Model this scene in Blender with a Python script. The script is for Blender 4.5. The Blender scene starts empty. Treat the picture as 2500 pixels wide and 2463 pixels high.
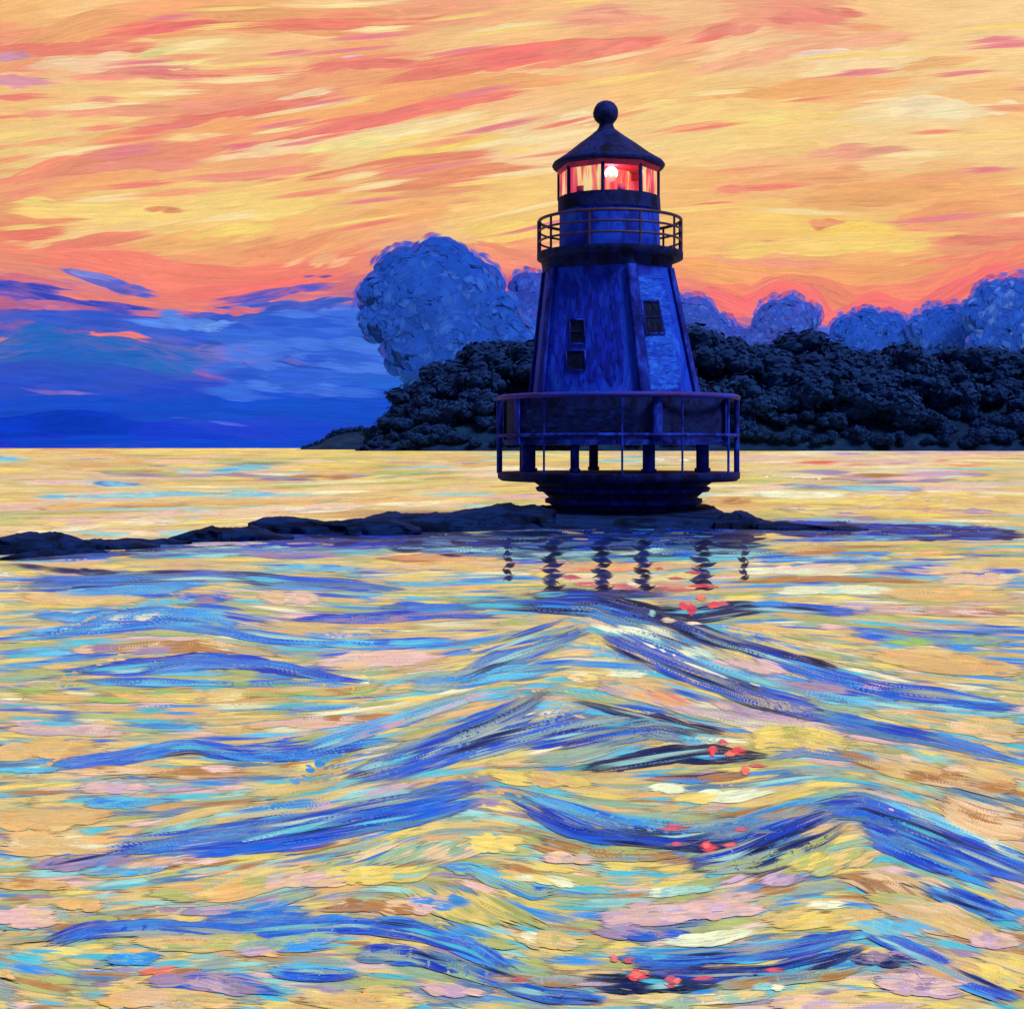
import bpy, math, random
import numpy as np

SC = bpy.context.scene
COL = SC.collection
rng = np.random.default_rng(7)
random.seed(7)

# ------------------------------------------------------------------ camera
F = 3363.0            # focal length in photo pixels (photo is 2500 x 2463)
HOR = 1093.0          # row of the horizon
CX = 1250.0
H = 2.15              # eye height above the water
cam_d = bpy.data.cameras.new("camera")
cam = bpy.data.objects.new("camera", cam_d)
COL.objects.link(cam)
cam.location = (0, 0, H)
cam.rotation_euler = (math.radians(90), 0, 0)
cam_d.sensor_fit = 'HORIZONTAL'
cam_d.sensor_width = 36
cam_d.lens = 36 * F / 2500
cam_d.shift_y = -(1231.5 - HOR) / 2500
cam_d.clip_start = 0.1
cam_d.clip_end = 20000
SC.camera = cam

# ------------------------------------------------------------------ light
KEY_EL, KEY_AZ = math.radians(52), math.radians(48)   # key light added behind the viewer, to the right; the sunset is ahead
key_d = bpy.data.lights.new("key_light", 'SUN')
key_d.energy = 3.4
key_d.angle = math.radians(16)
key_d.color = (1.0, 0.98, 0.96)
key_light = bpy.data.objects.new("key_light", key_d)
COL.objects.link(key_light)
key_light.rotation_euler = (math.radians(90) - KEY_EL, 0, KEY_AZ)

w = bpy.data.worlds.new("World")
SC.world = w
w.use_nodes = True
nt = w.node_tree
N, L = nt.nodes, nt.links
for n in list(N):
    N.remove(n)
out = N.new('ShaderNodeOutputWorld')
bg = N.new('ShaderNodeBackground')
tc = N.new('ShaderNodeTexCoord')
sep = N.new('ShaderNodeSeparateXYZ')
L.new(tc.outputs['Generated'], sep.inputs[0])
rz = N.new('ShaderNodeValToRGB')      # the sunset side, by height
e = rz.color_ramp.elements
e[0].position = 0.0; e[0].color = (0.02, 0.09, 0.5, 1)
e[1].position = 1.0; e[1].color = (0.25, 0.35, 0.65, 1)
for p, c in ((0.10, (0.04, 0.13, 0.6, 1)), (0.13, (0.85, 0.14, 0.10, 1)), (0.2, (0.88, 0.5, 0.14, 1)), (0.5, (0.85, 0.45, 0.2, 1))):
    k = e.new(p); k.color = c
L.new(sep.outputs['Z'], rz.inputs[0])
rb = N.new('ShaderNodeValToRGB')      # the dusk side behind the viewer
e = rb.color_ramp.elements
e[0].position = 0.0; e[0].color = (0.16, 0.24, 0.6, 1)
e[1].position = 1.0; e[1].color = (0.35, 0.42, 0.7, 1)
L.new(sep.outputs['Z'], rb.inputs[0])
mr = N.new('ShaderNodeMapRange'); mr.inputs[1].default_value = -0.2; mr.inputs[2].default_value = 0.55
L.new(sep.outputs['Y'], mr.inputs[0])
mx = N.new('ShaderNodeMix'); mx.data_type = 'RGBA'
L.new(mr.outputs[0], mx.inputs['Factor'])
L.new(rb.outputs[0], mx.inputs['A']); L.new(rz.outputs[0], mx.inputs['B'])
L.new(mx.outputs['Result'], bg.inputs['Color'])
bg.inputs['Strength'].default_value = 0.55
L.new(bg.outputs[0], out.inputs[0])

SC.view_settings.view_transform = 'Standard'
SC.view_settings.look = 'None'
SC.view_settings.exposure = 0.0
SC.view_settings.gamma = 1.0

# ------------------------------------------------------------------ helpers
def lin(c):
    c = np.asarray(c, float) / 255.0
    return np.where(c <= 0.04045, c / 12.92, ((c + 0.055) / 1.055) ** 2.4)

def tag(o, label=None, cat=None, group=None, kind=None):
    if label: o['label'] = label
    if cat: o['category'] = cat
    if group: o['group'] = group
    if kind: o['kind'] = kind
    return o

def empty(name, loc, label, cat, group=None):
    o = bpy.data.objects.new(name, None)
    o.empty_display_size = 0.3
    COL.objects.link(o)
    o.location = loc
    return tag(o, label, cat, group)

class MB:
    """collects vertices / faces with a linear colour per vertex and optional uv"""
    def __init__(s):
        s.v, s.f, s.c, s.u, s.n = [], [], [], [], 0
    def add(s, v, f, c=(1, 1, 1), uv=None):
        v = np.asarray(v, float).reshape(-1, 3)
        s.v.append(v)
        f = np.asarray(f, int)
        s.f.append(f + s.n)
        c = np.asarray(c, float)
        if c.ndim == 1: c = np.tile(c, (len(v), 1))
        s.c.append(c)
        s.u.append(np.zeros((len(v), 2)) if uv is None else uv)
        s.n += len(v)
        return s
    def build(s, name, mat, parent=None, smooth=False):
        v = np.concatenate(s.v); c = np.concatenate(s.c); u = np.concatenate(s.u)
        me = bpy.data.meshes.new(name)
        me.vertices.add(len(v)); me.vertices.foreach_set('co', v.astype(np.float32).ravel())
        sizes = np.concatenate([np.full(len(f), f.shape[1]) for f in s.f])
        idx = np.concatenate([f.ravel() for f in s.f])
        me.loops.add(len(idx)); me.loops.foreach_set('vertex_index', idx.astype(np.int32))
        me.polygons.add(len(sizes))
        st = np.concatenate([[0], np.cumsum(sizes)[:-1]])
        me.polygons.foreach_set('loop_start', st.astype(np.int32))
        me.polygons.foreach_set('loop_total', sizes.astype(np.int32))
        if smooth: me.polygons.foreach_set('use_smooth', np.ones(len(sizes), bool))
        me.update(calc_edges=True)
        ca = me.color_attributes.new('Col', 'FLOAT_COLOR', 'POINT')
        ca.data.foreach_set('color', np.concatenate([c, np.ones((len(c), 1))], 1).astype(np.float32).ravel())
        ul = me.uv_layers.new(name='UVMap')
        ul.data.foreach_set('uv', u[idx].astype(np.float32).ravel())
        me.materials.append(mat)
        o = bpy.data.objects.new(name, me)
        COL.objects.link(o)
        if parent is not None: o.parent = parent
        return o

def box(mb, c, s, col=(1, 1, 1), rz=0.0):
    x, y, z = np.array(s) / 2
    v = np.array([[i * x, j * y, k * z] for i in (-1, 1) for j in (-1, 1) for k in (-1, 1)])
    ca, sa = math.cos(rz), math.sin(rz)
    v = v @ np.array([[ca, sa, 0], [-sa, ca, 0], [0, 0, 1]]) + np.array(c)
    mb.add(v, [[0, 1, 3, 2], [4, 6, 7, 5], [0, 4, 5, 1], [2, 3, 7, 6], [0, 2, 6, 4], [1, 5, 7, 3]], col)

def tube(mb, pts, r, col=(1, 1, 1), n=8, closed=False):
    pts = np.asarray(pts, float); K = len(pts)
    r = np.broadcast_to(r, (K,))
    t = np.gradient(pts, axis=0)
    if closed: t = np.roll(pts, -1, 0) - np.roll(pts, 1, 0)
    t /= np.linalg.norm(t, axis=1)[:, None]
    up = np.where(np.abs(t[:, 2:3]) > 0.9, np.array([[1., 0, 0]]), np.array([[0., 0, 1]]))
    a = np.cross(t, up); a /= np.linalg.norm(a, axis=1)[:, None]
    b = np.cross(t, a)
    an = np.linspace(0, 2 * math.pi, n, endpoint=False)
    v = pts[:, None] + (a[:, None] * np.cos(an)[None, :, None] + b[:, None] * np.sin(an)[None, :, None]) * r[:, None, None]
    f = []
    for k in range(K if closed else K - 1):
        k2 = (k + 1) % K
        for j in range(n):
            j2 = (j + 1) % n
            f.append([k * n + j, k * n + j2, k2 * n + j2, k2 * n + j])
    mb.add(v.reshape(-1, 3), f, col)
    if not closed:
        for k in (0, K - 1):
            mb.add(v[k], [list(range(n))], col)

def loft(mb, levels, angs, col=(1, 1, 1), Y=0.0, cap=True):
    """levels: (cx, z, r) ; angs: vertex angles, 0 = towards the viewer, + = right"""
    a = np.radians(angs); n = len(a)
    v = []
    for cx, z, r in levels:
        v.append(np.stack([cx + r * np.sin(a), Y - r * np.cos(a), np.full(n, z)], 1))
    v = np.concatenate(v)
    f = []
    for k in range(len(levels) - 1):
        for j in range(n):
            j2 = (j + 1) % n
            f.append([k * n + j, k * n + j2, (k + 1) * n + j2, (k + 1) * n + j])
    mb.add(v, f, col)
    if cap:
        mb.add(v[:n], [list(range(n))], col)
        mb.add(v[-n:], [list(range(n))], col)

def ico(sub):
    import bmesh
    bm = bmesh.new(); bmesh.ops.create_icosphere(bm, subdivisions=sub, radius=1)
    v = np.array([x.co[:] for x in bm.verts]); f = np.array([[q.index for q in x.verts] for x in bm.faces]); bm.free()
    return v, f
ICO2, ICO3, ICO4 = ico(2), ico(3), ico(4)

def lump(v, amp, freq, seed):
    """cheap smooth noise on points"""
    r = np.random.default_rng(seed)
    s = np.zeros(len(v))
    for o in range(4):
        for _ in range(3):
            k = r.normal(size=3) * freq * (1.8 ** o)
            s += np.sin(v @ k + r.uniform(0, 6.28)) * (0.6 ** o)
    return s * amp / 3

# ------------------------------------------------------------------ materials
def mat_new(name):
    m = bpy.data.materials.new(name); m.use_nodes = True
    t = m.node_tree
    for n in list(t.nodes):
        if n.type not in ('OUTPUT_MATERIAL', 'BSDF_PRINCIPLED'): t.nodes.remove(n)
    return m, t.nodes, t.links, t.nodes['Principled BSDF'], t.nodes['Material Output']

def bristle(N, L, sx, sy, coord='UV', amt=0.35):
    """streaky noise running along a brush stroke"""
    tc = N.new('ShaderNodeTexCoord'); mp = N.new('ShaderNodeMapping')
    mp.inputs['Scale'].default_value = (sx, sy, 1)
    L.new(tc.outputs[coord], mp.inputs[0])
    no = N.new('ShaderNodeTexNoise'); no.inputs['Scale'].default_value = 1.0
    no.inputs['Detail'].default_value = 3.0; no.inputs['Roughness'].default_value = 0.6
    L.new(mp.outputs[0], no.inputs['Vector'])
    return no

def paint_mat(name, rough=0.5, spec=0.3, bump=0.3, vary=0.25, emit=False, sx=0.02, sy=0.25, dist=0.01, shift=0.0):
    m, N, L, P, O = mat_new(name)
    at = N.new('ShaderNodeVertexColor'); at.layer_name = 'Col'
    no = bristle(N, L, sx, sy)
    mr = N.new('ShaderNodeMapRange')
    mr.inputs[1].default_value = 0.3; mr.inputs[2].default_value = 0.7
    mr.inputs[3].default_value = 1 - vary; mr.inputs[4].default_value = 1 + vary
    L.new(no.outputs['Fac'], mr.inputs[0])
    # canvas grain in the paint
    no2 = bristle(N, L, 0.22, 0.22); no2.inputs['Detail'].default_value = 1.0
    mr2 = N.new('ShaderNodeMapRange'); mr2.inputs[1].default_value = 0.3; mr2.inputs[2].default_value = 0.7
    mr2.inputs[3].default_value = 1 - vary * 0.45; mr2.inputs[4].default_value = 1 + vary * 0.45
    L.new(no2.outputs['Fac'], mr2.inputs[0])
    mm = N.new('ShaderNodeMath'); mm.operation = 'MULTIPLY'
    L.new(mr.outputs[0], mm.inputs[0]); L.new(mr2.outputs[0], mm.inputs[1])
    vm = N.new('ShaderNodeVectorMath'); vm.operation = 'SCALE'
    L.new(at.outputs['Color'], vm.inputs[0]); L.new(mm.outputs[0], vm.inputs['Scale'])
    if emit:
        em = N.new('ShaderNodeEmission'); L.new(vm.outputs[0], em.inputs['Color'])
        L.new(em.outputs[0], O.inputs['Surface']); N.remove(P)
        m.cycles.emission_sampling = 'NONE'
    else:
        L.new(vm.outputs[0], P.inputs['Base Color'])
        P.inputs['Roughness'].default_value = rough
        P.inputs['Specular IOR Level'].default_value = spec
        b = N.new('ShaderNodeBump'); b.inputs['Strength'].default_value = bump; b.inputs['Distance'].default_value = dist
        ad = N.new('ShaderNodeMath'); L.new(no.outputs['Fac'], ad.inputs[0]); L.new(no2.outputs['Fac'], ad.inputs[1])
        L.new(ad.outputs[0], b.inputs['Height']); L.new(b.outputs[0], P.inputs['Normal'])
    return m

def brushed(name, cols, scale=(1, 1, 1), rough=0.6, bump=0.4, dist=0.02, spec=0.3, big=1.0):
    """brushy procedural paint for solid objects, object coordinates in metres"""
    m, N, L, P, O = mat_new(name)
    tc = N.new('ShaderNodeTexCoord'); mp = N.new('ShaderNodeMapping'); mp.inputs['Scale'].default_value = scale
    L.new(tc.outputs['Object'], mp.inputs[0])
    no = N.new('ShaderNodeTexNoise'); no.inputs['Scale'].default_value = big; no.inputs['Detail'].default_value = 4
    no.inputs['Roughness'].default_value = 0.65; no.inputs['Distortion'].default_value = 0.6
    L.new(mp.outputs[0], no.inputs['Vector'])
    cr = N.new('ShaderNodeValToRGB'); e = cr.color_ramp.elements
    n = len(cols)
    for i, c in enumerate(cols):
        p = 0.34 + 0.32 * i / max(1, n - 1)
        k = e[i] if i < 2 and n > 1 else e.new(p)
        k.position = p; k.color = (*lin(c), 1)
    L.new(no.outputs['Fac'], cr.inputs[0]); L.new(cr.outputs[0], P.inputs['Base Color'])
    no2 = N.new('ShaderNodeTexNoise'); no2.inputs['Scale'].default_value = big * 6; no2.inputs['Detail'].default_value = 3
    L.new(mp.outputs[0], no2.inputs['Vector'])
    b = N.new('ShaderNodeBump'); b.inputs['Strength'].default_value = bump; b.inputs['Distance'].default_value = dist
    L.new(no2.outputs['Fac'], b.inputs['Height']); L.new(b.outputs[0], P.inputs['Normal'])
    P.inputs['Roughness'].default_value = rough; P.inputs['Specular IOR Level'].default_value = spec
    return m

# ------------------------------------------------------------------ brush strokes
def stroke_ribbons(mb, P, wid, colr, mapf, lanes=6, K=9, jit=0.07, layer0=0, taper=0.25, dirty=None, under=None, soft=0.75):
    """P [S,M,2] pixel paths, wid [S], colr [S,3] linear; every stroke = several bristle lanes"""
    P = np.asarray(P, float); S, M, _ = P.shape
    wid = np.asarray(wid, float); colr = np.asarray(colr, float)
    v = np.linspace(-1, 1, lanes)
    edge = np.abs(v)
    t0 = rng.random((S, lanes)) ** 1.3 * (0.20 + 0.22 * edge ** 1.5)
    t1 = 1 - rng.random((S, lanes)) ** 1.3 * (0.26 + 0.26 * edge ** 1.5)
    t = t0[..., None] + (t1 - t0)[..., None] * np.linspace(0, 1, K)
    q = np.clip(t * (M - 1), 0, M - 1 - 1e-6); i = q.astype(int); fr = (q - i)[..., None]
    si = np.arange(S)[:, None, None]
    A, B = P[si, i], P[si, i + 1]
    C = A * (1 - fr) + B * fr
    T = B - A; T /= np.linalg.norm(T, axis=-1)[..., None] + 1e-9
    Nn = np.stack([-T[..., 1], T[..., 0]], -1)
    env = np.clip(np.minimum(t, 1 - t) / taper, 0, 1) ** 0.6 * 0.85 + 0.15
    lane_h = 1.5 / lanes
    tt = np.linspace(0, 1, K)
    tip = np.clip(np.minimum(tt, 1 - tt) / 0.3, 0.04, 1) ** 0.8
    off = v[None, :, None] * env * wid[:, None, None]
    hw = lane_h * wid[:, None, None] * np.maximum(env, 0.35) * tip * rng.uniform(0.75, 1.25, (S, lanes, 1))
    px = np.stack([C + Nn * (off - hw)[..., None], C + Nn * (off + hw)[..., None]], 3)   # S,lanes,K,2,2
    layer = (layer0 + np.arange(S)[:, None] + rng.permutation(lanes)[None, :] / lanes)[:, :, None, None]
    X = mapf(px[..., 0], px[..., 1], np.broadcast_to(layer, px.shape[:-1]))
    cc = colr[:, None, :] * (1 + rng.normal(0, jit, (S, lanes, 1))) * (1 + rng.normal(0, jit * 0.5, (S, lanes, 3)))
    if dirty is not None:
        m = (rng.random((S, lanes, 1)) < 0.14) * rng.uniform(0.2, 0.7, (S, lanes, 1))
        cc = cc * (1 - m) + np.asarray(dirty)[rng.integers(0, len(dirty), (S, lanes))] * m
    cc = np.clip(cc, 0.001, 1.0)
    cc = np.broadcast_to(cc[:, :, None, None, :], X.shape[:-1] + (3,))
    if under is not None:
        tq = np.clip(np.minimum(tt, 1 - tt) / 0.42, 0, 1)
        ed = 1 - 0.35 * edge[None, :, None] ** 2 * np.ones((S, 1, 1))
        wq = (1 - (tq * tq * (3 - 2 * tq))[None, None] * ed) * soft * rng.uniform(.6, 1.1, (S, lanes, 1))
        wq = np.clip(wq, 0, 1)[..., None, None]
        uc = under(C[..., 0], C[..., 1])[..., None, :]
        cc = cc * (1 - wq) + uc * wq
    seg = np.linalg.norm(P[:, 1:] - P[:, :-1], axis=-1).sum(1)
    uo = rng.uniform(0, 3000, (S, 1, 1, 1))
    u = np.broadcast_to((t * seg[:, None, None])[..., None] + uo, X.shape[:-1])
    vv = np.stack([(off - hw), (off + hw)], -1) + rng.uniform(0, 900, (S, 1, 1, 1))
    uv = np.stack([u, vv], -1)
    nl = S * lanes
    base = (np.arange(nl) * K * 2)[:, None] + (np.arange(K - 1) * 2)[None]
    f = np.stack([base, base + 1, base + 3, base + 2], -1).reshape(-1, 4)
    mb.add(X.reshape(-1, 3), f, cc.reshape(-1, 3), uv.reshape(-1, 2))

def resample(pts, n):
    pts = np.asarray(pts, float)
    d = np.concatenate([[0], np.cumsum(np.linalg.norm(pts[1:] - pts[:-1], axis=1))])
    s = np.linspace(0, d[-1], n)
    p = np.stack([np.interp(s, d, pts[:, k]) for k in range(2)], 1)
    for _ in range(max(1, n // 25)):     # smooth the corners
        p[1:-1] = 0.25 * p[:-2] + 0.5 * p[1:-1] + 0.25 * p[2:]
    return p

DENS, WIDE = 1.0, 1.0
def guide_strokes(pts, n, spread, length, width, M=12):
    """n strokes that follow a guide line, shifted sideways"""
    n = int(round(n * DENS)) if n > 2 else n; width = width * WIDE
    G = resample(pts, 80); tot = np.linalg.norm(G[1:] - G[:-1], axis=1).sum()
    out = []; ws = []
    for _ in range(n):
        l = min(1.0, rng.uniform(0.5, 1.3) * length / tot)
        s0 = rng.uniform(0, 1 - l)
        q = np.linspace(s0, s0 + l, M) * 79
        p = np.stack([np.interp(q, np.arange(80), G[:, k]) for k in range(2)], 1)
        o = rng.normal(0, 0.5) * spread
        tl = rng.normal(0, 0.012) * (p[:, 0] - p[:, 0].mean())
        sh = rng.normal(0, .3) * tot * l if tot < 260 else rng.normal(0, 8)
        p = p + np.stack([np.full(M, sh), o + tl], 1)
        out.append(p); ws.append(min(width * rng.uniform(0.6, 1.35), tot * l / 8))
    return out, ws

class Field:
    """slope field interpolated from guide lines"""
    def __init__(s, x0, x1, y0, y1, guides, sx, sy, base, bw, clip=2.0):
        s.x0, s.x1, s.y0, s.y1 = x0, x1, y0, y1
        s.nx, s.ny = 90, 90
        gx, gy = np.meshgrid(np.linspace(x0, x1, s.nx), np.linspace(y0, y1, s.ny))
        num = np.full(gx.shape, bw) * base(gx, gy); den = np.full(gx.shape, bw)
        for g in guides:
            G = resample(g, 24)
            T = np.gradient(G, axis=0); m = T[:, 1] / np.where(np.abs(T[:, 0]) < 1, 1, T[:, 0])
            for (px, py), sl in zip(G, m):
                wgt = np.exp(-((gx - px) / sx) ** 2 - ((gy - py) / sy) ** 2)
                num += wgt * sl; den += wgt
        s.g = np.clip(num / den, -clip, clip)
    def at(s, x, y):
        a = np.clip((x - s.x0) / (s.x1 - s.x0) * (s.nx - 1), 0, s.nx - 1.001)
        b = np.clip((y - s.y0) / (s.y1 - s.y0) * (s.ny - 1), 0, s.ny - 1.001)
        i, j = a.astype(int), b.astype(int); u, v = a - i, b - j
        g = s.g
        return (g[j, i] * (1 - u) + g[j, i + 1] * u) * (1 - v) + (g[j + 1, i] * (1 - u) + g[j + 1, i + 1] * u) * v
    def paths(s, x, y, length, M=10):
        x = np.asarray(x, float); y = np.asarray(y, float)
        h = (np.asarray(length, float) / (M - 1))
        pts = [None] * M; c = M // 2
        pts[c] = (x, y)
        for d, rg in ((1, range(c + 1, M)), (-1, range(c - 1, -1, -1))):
            cx, cy = x, y
            for k in rg:
                m = s.at(cx, cy); r = 1 / np.sqrt(1 + m * m)
                cx = cx + d * h * r; cy = cy + d * h * r * m
                pts[k] = (cx, cy)
        return np.stack([np.stack(p, -1) for p in pts], 1)

# ================================================================== SKY
RS = 6000.0
def map_sky(x, y, layer):
    d = np.stack([(x - CX) / F, np.ones_like(x), (HOR - y) / F], -1)
    d /= np.linalg.norm(d, axis=-1)[..., None]
    R = RS - layer * 0.06
    return d * R[..., None] + np.array([0, 0, H])

SKYPTS = """60,20,243,178,100;300,20,246,195,125;560,30,240,165,95;800,20,247,203,130;1100,40,238,150,110;1400,40,245,190,120;1650,30,243,190,130;1950,40,235,140,110;2200,40,247,200,130;2450,60,246,205,140
50,120,235,130,95;250,160,244,190,130;450,140,238,205,130;650,140,245,185,120;900,170,240,160,95;1150,100,246,195,125;1350,170,246,200,130;1600,100,243,160,110;1850,130,246,205,145;2100,130,247,200,130;2400,150,248,210,140
60,240,244,190,110;300,240,247,205,120;550,240,236,145,95;800,240,238,130,95;1050,230,240,150,90;1350,250,246,190,125;1600,240,245,190,110;1850,230,246,200,120;2100,200,238,165,90;2200,270,248,220,160;2420,240,246,190,110
80,360,238,205,120;200,380,236,190,115;450,340,240,165,95;700,360,240,150,95;900,350,246,210,130;1150,330,247,205,120;1300,330,248,215,160;1700,330,246,210,130;1950,330,245,205,115;2200,350,247,210,140;2430,360,246,205,130
60,490,232,150,90;300,500,245,200,110;600,470,246,205,110;850,490,242,190,100;1100,440,230,140,90;1250,470,245,200,105;1700,470,246,185,100;1950,420,242,180,120;2150,460,240,175,100;2400,470,240,165,95
60,590,238,110,85;250,560,245,200,110;500,560,246,205,110;750,590,242,170,95;950,560,240,165,100;1200,560,246,200,110;1450,560,246,190,110;1750,580,245,190,100;2000,560,246,205,90;2200,580,243,200,100;2420,590,238,150,100
100,650,225,120,100;300,640,242,120,85;550,640,240,150,90;750,670,242,100,85;880,640,243,120,85;1270,640,246,120,95;1500,660,246,130,90;1700,660,245,150,85;1900,640,240,160,110;2100,640,242,165,85;2350,650,240,110,90;2480,640,235,90,95
400,720,240,95,85;600,720,240,90,85;1500,730,246,95,90;1680,720,248,95,85;1850,710,246,120,90;2050,720,246,115,90;2200,740,246,90,90;900,700,200,90,110;1210,700,235,90,100
100,755,60,90,195;400,800,50,90,200;650,800,50,95,205;800,820,56,104,216;1000,830,55,110,220;1180,800,50,96,212;1280,780,56,104,218
200,870,35,100,190;500,890,35,95,195;750,900,40,95,205;1000,920,40,95,210;150,960,30,90,200;500,970,25,85,200;850,980,30,95,205
100,1060,15,60,195;450,1060,15,70,205;800,1050,20,80,205;1500,900,50,100,210;1700,840,60,110,225;1900,845,80,100,215;2100,860,60,115,230;2300,850,70,120,230;2450,850,70,110,220;1600,1000,30,90,205;2100,1000,30,90,205;2450,1000,30,90,205;1200,1020,20,80,205"""
SP = np.array([[float(q) for q in t.split(',')] for r in SKYPTS.split('\n') for t in r.split(';')])

RED, COR, ORG, YEL, CRM = (242, 78, 88), (236, 104, 90), (240, 158, 92), (248, 212, 105), (248, 224, 172)
BL, BLD, BLL, PUR, MAG = (45, 92, 205), (22, 62, 190), (88, 142, 235), (118, 92, 180), (222, 88, 122)
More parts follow.
